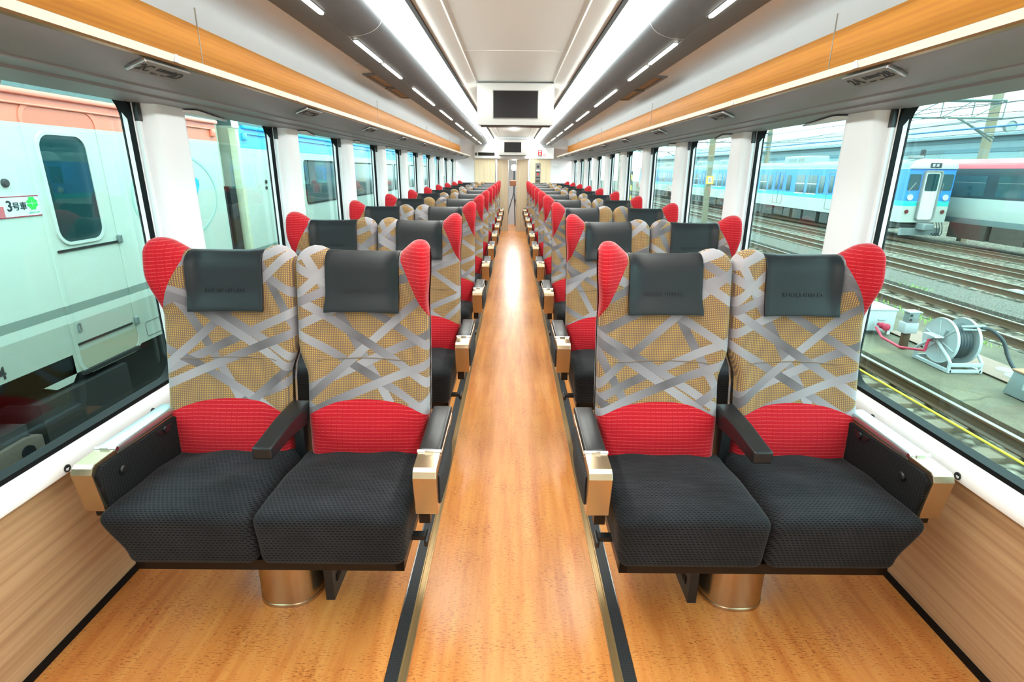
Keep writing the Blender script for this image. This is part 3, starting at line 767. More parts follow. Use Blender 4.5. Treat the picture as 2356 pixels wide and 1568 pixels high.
def side_arm(x0, x1, sx, parent, window):
    # x0 is the side away from the sitter for the aisle arm
    body = [(-.392, .585), (-.384, .602), (-.372, .61), (-.28, .612), (-.28, .595), (.04, .592), (.04, .575), (-.355, .575), (-.345, .47), (-.05, .47), (-.045, .455), (-.366, .449), (-.374, .453)]
    a = obj('armrest', MB().prism(body, x0, x1, 'x').mirror(sx), M['alu'], parent, bevel=.002, angle=14)
    core = MB().box(x0+.006, x1-.006, -.352, .06, .46, .582); obj('core', core.mirror(sx), M['black'], a)
    pd = MB().rbox((x0+x1)/2, -.115, .606, (x1-x0)/2, .163, .0125, .008, 3, 3); obj('arm_pad', pd.mirror(sx), M['pad'] if not window else M['alu_blue'], a)
    hg = MB(); hg.tube([(x0-.002, -.28, .611), (x1+.002, -.28, .611)], .008, 12); hg.box((x0+x1)/2-.013, (x0+x1)/2+.013, -.291, -.285, .607, .619); obj('hinge', hg.mirror(sx), M['steel'], a)
    if not window:
        def bul(x, y, z):
            return (x-.012*math.cos(min(1, abs(y+.2)/.17)*PI/2)*math.cos(min(1, abs(z-.522)/.06)*PI/2), y+(.03*ss(.5, .58, z)-.01)*ss(-.15, -.03, y), z)
        fb = MB().rbox(x0+.002, -.192, .522, .008, .158, .052, .008, 2, 8, bul); obj('side_panel', fb.mirror(sx), M['panelfab'], a)
        obj('bracket', MB().box(x0+.03, x1-.005, -.345, -.2, .40, .452).mirror(sx), M['brownbar'], a)
    else:
        # black lined inner face seen from the seat, with a round knob and a recessed latch
        ln = MB().prism([(-.385, .58), (-.36, .598), (.06, .585), (.06, .40), (-.30, .43), (-.362, .452)], x0-.012, x0+.004, 'x'); l = obj('side_panel', ln.mirror(sx), M['liner'], a, bevel=.004)
        kb = MB().lathe([(.014, 0), (.014, -.008), (.010, -.012), (.0, -.013)], (x0-.012, -.295, .55), 'x', 18); obj('knob', kb.mirror(sx), M['black'], l)
        rc = MB().prism([(-.12, .585), (-.10, .56), (-.05, .56), (-.03, .578)], x0-.0145, x0-.011, 'x'); obj('latch', rc.mirror(sx), M['black'], l, bevel=.003)
        rd = MB().lathe([(.011, 0), (.011, -.006), (.0, -.009)], (x0-.0145, -.072, .573), 'x', 14); obj('latch_button', rd.mirror(sx), M['pad'], l)
        obj('foot', MB().box(x0, x1-.01, -.35, -.2, .42, .452).mirror(sx), M['brownbar'], a)
M['alu_blue'] = plain('pale_aluminium', '#C3CCD2', .3, metal=.9, var=.03)
def double_seat(sx, label, group):
    t = thing('double_seat', label, 'seat', (sx*.775, 1.76, 0), group)
    for sd_ in (-1, 1):
        cushion(sd_, sx, t); backrest_parts(sd_, sx, t)
    side_arm(-.553, -.484, sx, t, False); side_arm(.446, .508, sx, t, True)
    # shared middle armrest
    def tap(x, y, z):
        f = ss(.06, -.28, y)
        return (x*(1-.14*f), y, .606+(z-.606)*(1-.42*f)+.006*math.sin(f*PI)-.004)
    obj('middle_armrest', MB().rbox(0, -.11, .598, .036, .17, .036, .008, 3, 6, tap).mirror(sx), M['pad'], t)
    obj('armrest_post', MB().prism([(-.0, .40), (.0, .585), (.07, .585), (.08, .40)], -.018, .018, 'x').mirror(sx), M['black'], t, bevel=.004)
    uf = MB(); uf.box(-.44, .395, -.372, -.35, .243, .281); uf.box(-.44, -.415, -.372, .05, .243, .281); uf.box(.37, .395, -.372, .05, .243, .281); uf.box(-.41, .375, -.36, .05, .255, .275); uf.box(-.2, .2, -.3, .02, .24, .27)
    obj('underframe', uf.mirror(sx), M['brownbar'], t)
    pe = MB(); n = 40; prof = [(1.0, 0), (1.0, .012), (.985, .014), (.985, .22), (1.0, .235), (1.0, .245)]
    pe.lathe([(r, h) for r, h in prof], (0, 0, 0), 'z', n)
    def sq(c, q=.72): return math.copysign(abs(c)**q, c)
    pe.v = [((.006+.115*sq(x/max(1e-6, math.hypot(x, y)))*math.hypot(x, y)), -.105+.17*sq(y/max(1e-6, math.hypot(x, y)))*math.hypot(x, y), z) for x, y, z in pe.v]; obj('pedestal', pe.mirror(sx), M['alu'], t)
    vb = MB(); vb.box(-.158, -.128, -.235, .14, .0, .245); v = obj('vent_box', vb.mirror(sx), M['black'], t)
    for i in range(5):
        for j in range(3): obj('vent_slot', MB().box(-.1605, -.157, -.20+i*.065, -.155+i*.065, .05+j*.055, .075+j*.055).mirror(sx), M['rubber'], v)
    lv = MB(); lv.rbox(-.492, -.235, .262, .007, .034, .013, .006); lv.box(-.488, -.42, -.24, -.21, .255, .27); obj('foot_lever', lv.mirror(sx), M['black'], t)
    return t
RT, LT = double_seat(1, '', ''), double_seat(-1, '', '')
rows = ['nearest', 'second from the camera', 'third from the camera', 'fourth from the camera', 'fifth from the camera', 'sixth from the camera', 'seventh from the camera', 'eighth from the camera', 'ninth from the camera', 'farthest, just before the end wall']
for sx, proto, nm in ((1, RT, 'right'), (-1, LT, 'left')):
    for r in range(10):
        o = proto if r == 0 else dup(proto)
        o.location = (sx*.775, 1.76+1.2*r, 0)
        o['label'] = 'patterned double train seat %s of the aisle, %s' % (nm, rows[r]); o['category'] = 'seat'
        o['group'] = 'double seats %s of the aisle' % nm

# ------------------------------------------------------------------ outside: ground and tracks
def zg(x): return -1.17 if x < 7 else -1.17-(x-7)/13*.70
gm = MB(); xs = [-30, -12, -6, -1.5, 0, 4.4, 7, 12, 20, 30, 60, 160]; ys = [-30, -5, 10, 40, 100, 260]
gm.add([(x, y, zg(min(x, 40))-.15) for y in ys for x in xs], [(j*len(xs)+i, j*len(xs)+i+1, (j+1)*len(xs)+i+1, (j+1)*len(xs)+i) for j in range(len(ys)-1) for i in range(len(xs)-1)])
struct('ground', gm, M['ballast'])
def strip(name, x0, x1, dz, mat, y0=-10, y1=120):
    m = MB(); m.add([(x, y, zg(x)+d) for d in (dz, dz-.2) for y in (y0, y1) for x in (x0, x1)], [(0, 1, 3, 2), (4, 6, 7, 5), (0, 4, 5, 1), (2, 3, 7, 6), (0, 2, 6, 4), (1, 5, 7, 3)])
    return struct(name, m, mat)
strip('ground_concrete', 5.36, 7.85, .03, M['concrete'])
strip('ground_gravel', 10.4, 12.0, -.02, M['gravel'])
strip('ground_apron', -.8, 3.4, -.05, M['gravel'])
pl = MB().box(6.44, 7.0, 6.35, 8.9, zg(6)+.03, zg(6)+.038); tag(obj('steel_cover_plate', pl, plain('rusty_plate', '#86695A', .7, metal=.2, var=.2)), 'brownish steel cover plate in the concrete beside the hose reel', 'plate')
for i, (x, y, r) in enumerate(((6.82, 7.0, .11), (6.74, 6.75, .12))):
    tag(obj('painted_spot', MB().lathe([(r, 0), (r, .002), (0, .002)], (x, y, zg(6)+.038), 'z', 20), plain('aqua_paint', '#8FD0B8', .6)), ('larger' if i else 'smaller')+' pale green painted spot on the steel plate by the hose', 'paint mark')
def rail(x, label, h=.15, tops=True, y0=-8, y1=110):
    z = zg(x); p = [(-.06, -.11), (-.06, -.1), (-.012, -.085), (-.012, -.005), (-.034, .008), (-.034, .03), (.034, .03), (.034, .008), (.012, -.005), (.012, -.085), (.06, -.1), (.06, -.11)]
    t = thing('rail', label, 'rail', (x, 0, z+.03), 'railway rails')
    obj('web', MB().prism([(a, b) for a, b in p], y0, y1), M['rail'], t); obj('running_surface', MB().box(-.026, .026, y0, y1, .03, .0325), M['railtop'], t)
rail(5.15, 'near rail of the track nearest outside the right windows'); rail(4.08, 'far-hidden rail closest under the right windows')
rail(8.5, 'near rail of the second track outside the right windows'); rail(9.6, 'far rail of the second track outside the right windows')
rail(12.85, 'near rail of the third track, beyond the grey gravel strip'); rail(13.95, 'far rail of the third track, beyond the grey gravel strip')
rail(16.4, 'near rail of the fourth track, in front of the blue train'); rail(17.5, 'far rail of the fourth track, in front of the blue train')
rail(20.6, 'near rail under the blue and white train'); rail(21.7, 'far rail under the blue and white train')
yc_ = MB(); yc_.tube([(4.96, -6, zg(4)-.06), (4.96, 40, zg(4)-.06)], .014, 8); tag(obj('yellow_cable', yc_, M['yellow']), 'straight yellow cable laid along the near track', 'cable')
for i in range(20):
    y = 1.6+.66*i
    tag(obj('railway_sleeper', MB().rbox(4.45, y, zg(4)-.137, .9, .11, .05, .012, 2, 2), M['sleeper']), 'timber sleeper of the nearest track, %s from the near end' % ORD[i], 'sleeper', 'sleepers of the nearest track')
for i in range(26):
    y = 6.2+.66*i
    tag(obj('railway_sleeper', MB().rbox(9.05, y, zg(9.65)-.165, 1.08, .11, .06, .012, 2, 2), M['sleeper']), 'timber sleeper of the second track, %s from the near end' % ORD[i], 'sleeper', 'sleepers of the second track')
wd = MB()
for i in range(260):
    x, y = random.choice(((7.75, 10.5), (7.7, 9.2), (7.75, 9.9), (7.6, 8.4), (10.3, 13.5), (7.8, 11.5))); x += random.gauss(0, .10); y += random.gauss(0, .35)
    a = random.random()*6.28; h = random.uniform(.03, .11); w = .008
    z = zg(x)+.02
    wd.add([(x-w*math.cos(a), y-w*math.sin(a), z), (x+w*math.cos(a), y+w*math.sin(a), z), (x+.05*math.cos(a*3), y+.05*math.sin(a*3), z+h)], [(0, 1, 2)])
tag(obj('weeds', wd, M['green'], fixn=False), 'tufts of green weeds along the concrete edge by the second track', 'weeds', kind='stuff')
for i, (x, y) in enumerate(((12.6, 18.6), (13.2, 13.9))):
    tag(obj('white_marker', MB().box(x-.12, x+.12, y-.12, y+.12, zg(x), zg(x)+.06), M['reel_white']), ('farther' if i == 0 else 'nearer')+' small white marker block lying by the third track', 'marker')

# hose reel
zc = zg(6)+.03
hr = thing('hose_reel', 'white hose reel with black hose coiled between two discs on the concrete strip', 'hose reel', (6.15, 7.22, zc))
for s in (-1, 1):
    fl = MB().lathe([(.06, -.012), (.30, -.012), (.315, -.02), (.32, 0), (.315, .02), (.30, .008), (.06, .008)], (s*.15, 0, .36), 'x', 40)
    d = obj('flange', fl, M['reel_white'], hr, angle=40)
    sp = MB()
    for k in range(6):
        a = 2*PI*k/6+.3; sp.tube([(s*.15+s*.014, .06*math.cos(a), .36+.06*math.sin(a)), (s*.15+s*.014, .29*math.cos(a), .36+.29*math.sin(a))], .009, 6)
    obj('spoke', sp, M['reel_white'], d)
    fm = MB(); fm.tube([(s*.215, -.33, .02), (s*.215, -.33, .14), (s*.215, -.27, .2), (s*.215, -.02, .36), (s*.215, .05, .36), (s*.215, .27, .2), (s*.215, .31, .16), (s*.215, .31, .02)], .022, 8); fm.box(s*.215-.022, s*.215+.022, -.355, .335, 0, .04)
    obj('side_frame', fm, M['reel_white'], hr)
cb = MB(); cb.box(-.215, .215, -.355, -.335, .0, .05); cb.box(-.215, .215, -.355, -.335, .085, .14); cb.box(-.215, .215, .315, .335, .0, .05); obj('cross_bar', cb, M['reel_white'], hr, bevel=.004)
hz = []
for i in range(5*28+1):
    a = 2*PI*i/28; hz.append((-.105+.21*i/140, .225*math.cos(a), .36+.225*math.sin(a)))
obj('hose_coil', MB().tube(hz, .028, 10), M['hose'], hr)
obj('drum', MB().lathe([(.195, -.14), (.195, .14)], (0, 0, .36), 'x', 24), M['hose'], hr)
obj('axle', MB().tube([(-.27, 0, .36), (.25, 0, .36)], .025, 12), M['galv'], hr)
gd = MB(); gd.tube([(-.18, -.1, .52), (.2, -.16, .6)], .014); gd.tube([(-.05, -.16, .6), (.24, -.2, .62)], .018); gd.tube([(-.05, -.2, .57), (.24, -.22, .57)], .012); gd.tube([(-.2, -.05, .36), (-.18, -.1, .52)], .014); obj('hose_guide', gd, M['galv'], hr)
cvp = MB(); cvp.prism([(-.1, .44), (.12, .44), (.14, .425), (-.12, .425)], -.33, -.2, 'x'); obj('shield', cvp, M['reel_white'], hr)
lead = [(.2, -.2, .6), (.3, -.25, .58), (.42, -.33, .45), (.48, -.4, .25), (.52, -.52, .1), (.55, -.66, .04), (.58, -.8, .035)]
def smooth(pts, n=5):
    p = [Vector(q) for q in pts]; out = []
    for i in range(len(p)-1):
        a, b, c, d = p[max(0, i-1)], p[i], p[i+1], p[min(len(p)-1, i+2)]
        for k in range(n):
            t = k/n; out.append(.5*((2*b)+(c-a)*t+(2*a-5*b+4*c-d)*t*t+(3*b-a-3*c+d)*t**3))
    return out+[p[-1]]
obj('hose_lead', MB().tube(smooth(lead), .024, 10), M['hose'], hr)
nz = MB(); nz.tube([(.58, -.8, .035), (.59, -.86, .045)], .028, 10); nz.tube(smooth([(.585, -.86, .045), (.56, -.93, .06), (.58, -1.02, .05), (.60, -1.1, .05)]), .018, 8); nz.tube(smooth([(.585, -.86, .045), (.63, -.94, .03), (.62, -1.02, .04), (.60, -1.1, .05)]), .012, 8); obj('nozzle', nz, M['galv'], hr)
rp = MB(); rp.tube([(-.285, .0, .36), (-.3, .02, .36), (-.32, .02, .2), (-.32, .5, .09), (-.3, .95, .11), (-.18, 1.3, .17)], .02, 8); tag(obj('red_pipe', rp, M['pipe_red']), 'red water pipe running from the white cabinet to the hose reel', 'pipe').location = (6.15, 7.22, zc)
vv = MB(); vv.lathe([(.045, -.1), (.06, -.09), (.06, -.06), (.035, -.05), (.03, .0), (.05, .01), (.05, .04), (.03, .05), (.03, .12)], (0, 0, 0), 'y', 16); tag(obj('red_valve', vv, M['pipe_red']), 'red flanged valve in front of the white cabinet', 'valve').location = (6.07, 8.50, zc+.2)
# white cabinet, meter post, grey bin
wc = thing('white_cabinet', 'white metal cabinet on short legs on the concrete strip', 'cabinet', (6.1, 8.95, zc))
obj('body', MB().box(-.27, .27, -.28, .28, .07, .42), M['reel_white'], wc, bevel=.01); obj('lid', MB().box(-.285, .285, -.295, .295, .42, .44), M['reel_white'], wc)
for x in (-.22, .22):
    for y in (-.23, .23): obj('leg', MB().box(x-.025, x+.025, y-.025, y+.025, 0, .07), M['carwhite'], wc)
obj('handle', MB().tube([(-.02, -.285, .26), (-.02, -.3, .26), (.1, -.3, .26), (.1, -.285, .26)], .006, 6), M['galv'], wc)
mp = thing('meter_post', 'short brown post carrying a small white box and a meter box', 'meter', (6.05, 7.95, zc))
obj('post', MB().box(-.045, .045, -.045, .045, 0, .3), M['rail'], mp, bevel=.006); obj('box', MB().box(-.1, .1, -.09, .07, .26, .42), M['reel_white'], mp, bevel=.006); obj('meter', MB().box(-.06, .09, -.07, .05, .42, .58), M['galv'], mp, bevel=.004); obj('dial', MB().lathe([(.02, 0), (.02, -.01), (0, -.01)], (-.03, -.07, .54), 'y', 14).lathe([(.02, 0), (.02, -.01), (0, -.01)], (-.03, -.07, .47), 'y', 14), M['darkink'], mp); obj('cover', MB().box(-.09, .11, -.1, .08, .585, .6), M['reel_white'], mp)
obj('conduit', MB().tube(smooth([(.1, .0, .3), (.11, .0, .6), (.12, .02, .62)]), .008, 6), M['rail'], mp)
gb = thing('metal_bin', 'grey galvanised bin with rusty lid at the right edge of the view', 'bin', (6.3, 6.02, zc))
obj('body', MB().add([(-.2, -.2, 0), (.2, -.2, 0), (.2, .2, 0), (-.2, .2, 0), (-.165, -.165, .3), (.165, -.165, .3), (.165, .165, .3), (-.165, .165, .3)], [(0, 3, 2, 1), (4, 5, 6, 7), (0, 1, 5, 4), (1, 2, 6, 5), (2, 3, 7, 6), (3, 0, 4, 7)]), M['galv'], gb, bevel=.008)
obj('lid', MB().box(-.185, .185, -.185, .185, .3, .32), plain('rusty_lid', '#9A6A48', .7, var=.2), gb, bevel=.006); obj('sticker', MB().add([(-.18, -.1, .12), (-.18, -.02, .12), (-.172, -.02, .2), (-.172, -.1, .2)], [(0, 1, 2, 3)]).shift((-.012, 0, 0)), M['reel_white'], gb, fixn=False)

# ------------------------------------------------------------------ outside left: pink and blue rail cars
def car_body(x_near, w, y0, y1, zb, ze, zr, mat, roofmat, name, label, sgn=-1, crown=.45):
    """long car lying along y; near side at x_near, body width w away from us"""
    t = thing(name, label, 'train car', (x_near, y0, 0))
    xs = sgn*w
    prof = [(0, zb), (sgn*-.0, ze)]
    n = 14
    arc = [(xs/2-xs/2*math.cos(PI*k/n), ze+(zr-ze)*math.sin(PI*k/n)**crown) for k in range(n+1)]
    obj('body', MB().prism([(0, zb), (0, ze), (xs, ze), (xs, zb)], 0, y1-y0), mat, t)
    obj('roof', MB().prism(arc, 0.0, y1-y0), roofmat, t, angle=40)
    return t
XL = -3.40
pinkm = zbands('pink_cream_paint', [(-9, '#B0B2A6'), (.29, '#D0D4C9'), (.36, '#88928A'), (.425, '#D0D4C9'), (1.724, '#F58870')], .32, .05)
pc = car_body(XL, 2.85, -9, 6.56, -.10, 1.93, 2.6, pinkm, M['canvas_roof'], 'pink_rail_car', 'cream rail car with pink upper band standing outside the left windows')
def put(y): return y+9
obj('gutter', MB().box(0, .035, 0, put(6.56), 1.905, 1.945).box(0, .022, 0, put(6.5), 1.84, 1.855).box(0, .03, put(6.42), put(6.5), 1.77, 1.855), zbands('pink_gutter', [(-9, '#F58870')]), pc, bevel=.008)
sk = MB().prism([(put(2.6), -.10), (put(3.62), -.10), (put(3.72), -.155), (put(3.88), -.155), (put(3.93), -.10), (put(3.93), .05), (put(2.6), .05)], -.04, 0, 'x'); obj('skirt', sk, pinkm, pc)
# recessed swing door
zt_ = 1.80
frm = ring(MB(), rrect(put(3.965), put(4.70), -.145, 1.87, .12), rrect(put(3.995), put(4.668), -.115, 1.84, .10), -.01, .008); dfr = obj('door_frame', frm, pinkm, pc)
dp = obj('door', MB().prism(rrect(put(3.997), put(4.664), -.11, 1.835, .10), -.015, -.0 + .003, 'x'), zbands('pink_door_paint', [(-9, '#A9A38C'), (.06, '#B0B2A6'), (.29, '#D0D4C9'), (.36, '#88928A'), (.425, '#D0D4C9'), (1.724, '#EC7E67')], .32, .1), pc)
obj('window_frame', ring(MB(), rrect(put(4.045), put(4.535), .865, 1.68, .12), rrect(put(4.068), put(4.512), .888, 1.657, .10), -.002, .016), M['carwhite'], dp)
obj('window_glass', MB().prism(rrect(put(4.06), put(4.52), .88, 1.665, .105), .002, .008, 'x'), M['carglass'], dp)
obj('strip', MB().box(.0, .012, put(4.02), put(4.65), .82, .838).box(0, .012, put(4.0), put(4.62), .105, .12).box(0, .03, put(3.97), put(4.63), -.13, -.10), M['underfloor'], dp)
obj('hinge', MB().rbox(.018, put(4.672), .85, .014, .02, .035, .008).rbox(.018, put(4.672), .125, .014, .02, .035, .008), M['galv'], dp)
obj('door_handle', ring(MB(), rrect(put(4.03), put(4.065), .20, .275, .015), rrect(put(4.037), put(4.058), .207, .268, .009), .0, .012), M['galv'], dp)
obj('side_lamp', MB().lathe([(.028, 0), (.028, .012), (.02, .02), (0, .022)], (0, put(3.735), 1.33), 'x', 18), M['darkink'], pc)
obj('hatch', ring(MB(), rrect(put(4.79), put(5.05), -.165+.1, .075, .02), rrect(put(4.796), put(5.044), -.159+.1, .069, .016), .0, .004), M['midgray'], pc)
sgb = obj('car_number_sign', MB().prism(rrect(put(3.50), put(3.975), 1.103, 1.243, .015), 0, .004, 'x'), zbands('sign_white', [(-9, '#EDF0EE')]), pc)
obj('sign_border', ring(MB(), rrect(put(3.50), put(3.975), 1.103, 1.243, .015), rrect(put(3.506), put(3.969), 1.109, 1.237, .012), .003, .0062), M['pipe_red'], sgb)
obj('red_patch', MB().box(.004, .006, put(3.5), put(3.675), 1.112, 1.18), plain('sign_pink', '#DC6E72'), sgb)
text('sign_text', '3', .095, (.006, put(3.72), 1.177), (0, 1, 0), (0, 0, 1), M['darkink'], sgb, bold=.002)
text('sign_text', '号車', .058, (.006, put(3.80), 1.172), (0, 1, 0), (0, 0, 1), M['darkink'], sgb, bold=.0008)
cl = MB()
for k in range(4):
    a = PI/4+PI/2*k; c, s_ = math.cos(a), math.sin(a)
    hp = [(0.004, 0), (.026, .024), (.034, .027), (.041, .022), (.0415, .012), (.036, .0), (.0415, -.012), (.041, -.022), (.034, -.027), (.026, -.024)]
    cl.prism([(put(3.905)+(x*c-y*s_), 1.190+(x*s_+y*c)) for x, y in hp], .004, .0065, 'x')
obj('clover', cl, plain('clover_green', '#2FD04B', .5), sgb)
text('sign_text', 'GREEN CAR', .017, (.006, put(3.905), 1.128), (0, 1, 0), (0, 0, 1), plain('clover_text', '#7FC9A0'), sgb)
text('car_number', '24', .12, (.003, put(3.315), .115), (0, 1, 0), (0, 0, 1), M['darkink'], pc, bold=.002)
lg = obj('oval_emblem', ring(MB(), [(put(5.66)+.72*math.cos(2*PI*i/48), 1.16+.43*math.sin(2*PI*i/48)) for i in range(48)], [(put(5.66)+.695*math.cos(2*PI*i/48), 1.16+.405*math.sin(2*PI*i/48)) for i in range(48)], .0, .004), plain('emblem_ring', '#A7C4B8'), pc)
obj('blue_wing', MB().prism([(put(y), z) for y, z in ((5.70, 1.03), (5.86, 1.10), (5.99, 1.17), (6.05, 1.25), (6.05, 1.31), (6.0, 1.335), (5.93, 1.325), (5.90, 1.36), (5.86, 1.365), (5.80, 1.33), (5.74, 1.24), (5.66, 1.16))], .0, .004, 'x'), plain('emblem_blue', '#2FB4E8'), lg)
obj('pink_wing', MB().prism([(put(y), z) for y, z in ((5.70, 1.03), (5.66, 1.16), (5.72, 1.24), (5.74, 1.30), (5.70, 1.33), (5.6, 1.31), (5.45, 1.22), (5.5, 1.12))], .0, .0035, 'x'), plain('emblem_pink', '#E79A9C'), lg)
obj('script_mark', MB().tube(smooth([(.005, put(5.905), 1.29), (.005, put(5.91), 1.20), (.005, put(5.93), 1.23), (.005, put(5.96), 1.22), (.005, put(5.965), 1.15), (.005, put(5.945), 1.10)]), .006, 6), M['darkink'], lg)
text('emblem_text', 'ANY', .055, (.004, put(5.86), .90), (0, 1, 0), (0, 0, 1), M['midgray'], lg)
eb = MB(); eb.box(-.9, .06, put(1.5), put(3.35), -.55, -.25); eb.box(-.9, .05, put(3.5), put(4.4), -.5, -.18); eb.box(-2.5, -.3, put(-2), put(6.3), -.75, -.12); obj('underframe', eb, M['underfloor'], pc)
eb = MB(); eb.prism([(put(2.2), -.52), (put(2.2), -.36), (put(3.3), -.33), (put(3.42), -.36), (put(3.42), -.56), (put(3.2), -.60)], .0, .09, 'x'); bo = obj('bogie_frame', eb, M['rustbox'], pc, bevel=.01)
obj('bolt_hole', MB().lathe([(.05, 0), (.05, .012), (0, .012)], (.09, put(3.28), -.43), 'x', 20).lathe([(.04, 0), (.04, .012), (0, .012)], (.09, put(2.55), -.46), 'x', 20), M['rubber'], bo)
for y in (2.75, 4.85): obj('wheel', MB().lathe([(.43, -.12), (.43, -.02), (.40, 0), (.12, .0), (.1, .06), (0, .06)], (-.85, put(y), -.674), 'x', 32), M['rustbox'], pc)
# blue car behind it
bluem = zbands('blue_cream_paint', [(-9, '#B0B2A6'), (.29, '#D0D4C9'), (.36, '#88928A'), (.425, '#D0D4C9'), (1.675, '#2CB2EC')], .32, .05)
bc = car_body(XL, 2.85, 7.08, 27, -.10, 1.93, 2.6, bluem, M['canvas_roof'], 'blue_rail_car', 'cream rail car with blue upper band coupled beyond the pink car outside the left windows')
obj('gutter', MB().box(0, .035, .1, 19.9, 1.905, 1.945).box(0, .022, .18, 19.9, 1.84, 1.855).box(0, .03, .08, .18, 1.77, 1.855), zbands('blue_gutter', [(-9, '#2CB2EC')]), bc, bevel=.008)
obj('end_panel', MB().box(-2.84, -.002, -.012, 0, -.1, 1.93), plain('end_cream', '#B4B8A6', .5, var=.1), bc)
arc = [(-1.425-1.44*math.cos(PI*k/16)*-1, 1.90+.72*math.sin(PI*k/16)**.45) for k in range(17)]
obj('end_canopy', MB().sheet(arc, -.16, .02), plain('canopy_cream', '#D8D9C4', .5), bc)
obj('end_edge', MB().box(-.08, .005, -.07, .01, -.1, 1.9), plain('edge_cream', '#D9D6B8', .5, var=.1), bc)
for i, y in enumerate((9.15, 11.45, 13.75, 16.05, 18.35, 20.65)):
    wf = obj('window_frame', ring(MB(), rrect(y-7.08, y-7.08+2.18, .87, 1.57, .08), rrect(y-7.08+.03, y-7.08+2.15, .9, 1.54, .06), -.005, .01), M['rubber'], bc)
    obj('window_glass', MB().prism(rrect(y-7.08+.01, y-7.08+2.17, .88, 1.56, .07), -.0, .006, 'x'), M['carglass2'], wf)
obj('side_lamp', MB().lathe([(.025, 0), (.025, .015), (0, .025)], (0, .61, 1.26), 'x', 16).lathe([(.022, 0), (.022, .015), (0, .022)], (0, .60, 1.18), 'x', 16), M['darkink'], bc)
obj('underframe', MB().box(-2.5, -.2, .4, 19, -.85, -.12), M['underfloor'], bc)
for y in (2.6, 4.7): obj('wheel', MB().lathe([(.43, -.12), (.43, -.02), (.40, 0), (.12, .0), (.1, .06), (0, .06)], (-.85, y, -.674), 'x', 32), M['rustbox'], bc)
gw = thing('gangway_bellows', 'beige and black gangway between the pink and the blue rail cars', 'gangway', (XL-.10, 6.60, 0))
obj('upper_panel', MB().box(-2.1, -.06, .0, .30, 1.2, 2.5), plain('gangway_beige', '#BDC3B0', .6), gw); obj('rubber_slab', MB().box(-2.1, .05, .02, .10, -.3, 1.2).box(-2.1, .07, .15, .30, -.3, 1.22), M['underfloor'], gw)
obj('backing', MB().box(-2.1, -.05, .0, .30, -.3, 1.2), plain('gangway_plate', '#8E968C', .6), gw)
for i, x in enumerate((XL-.86, XL-1.93)): rail(x, ('near' if i == 0 else 'far')+' rail under the pink and blue rail cars outside the left windows')
# left hill side / sky blocker: nothing further is visible

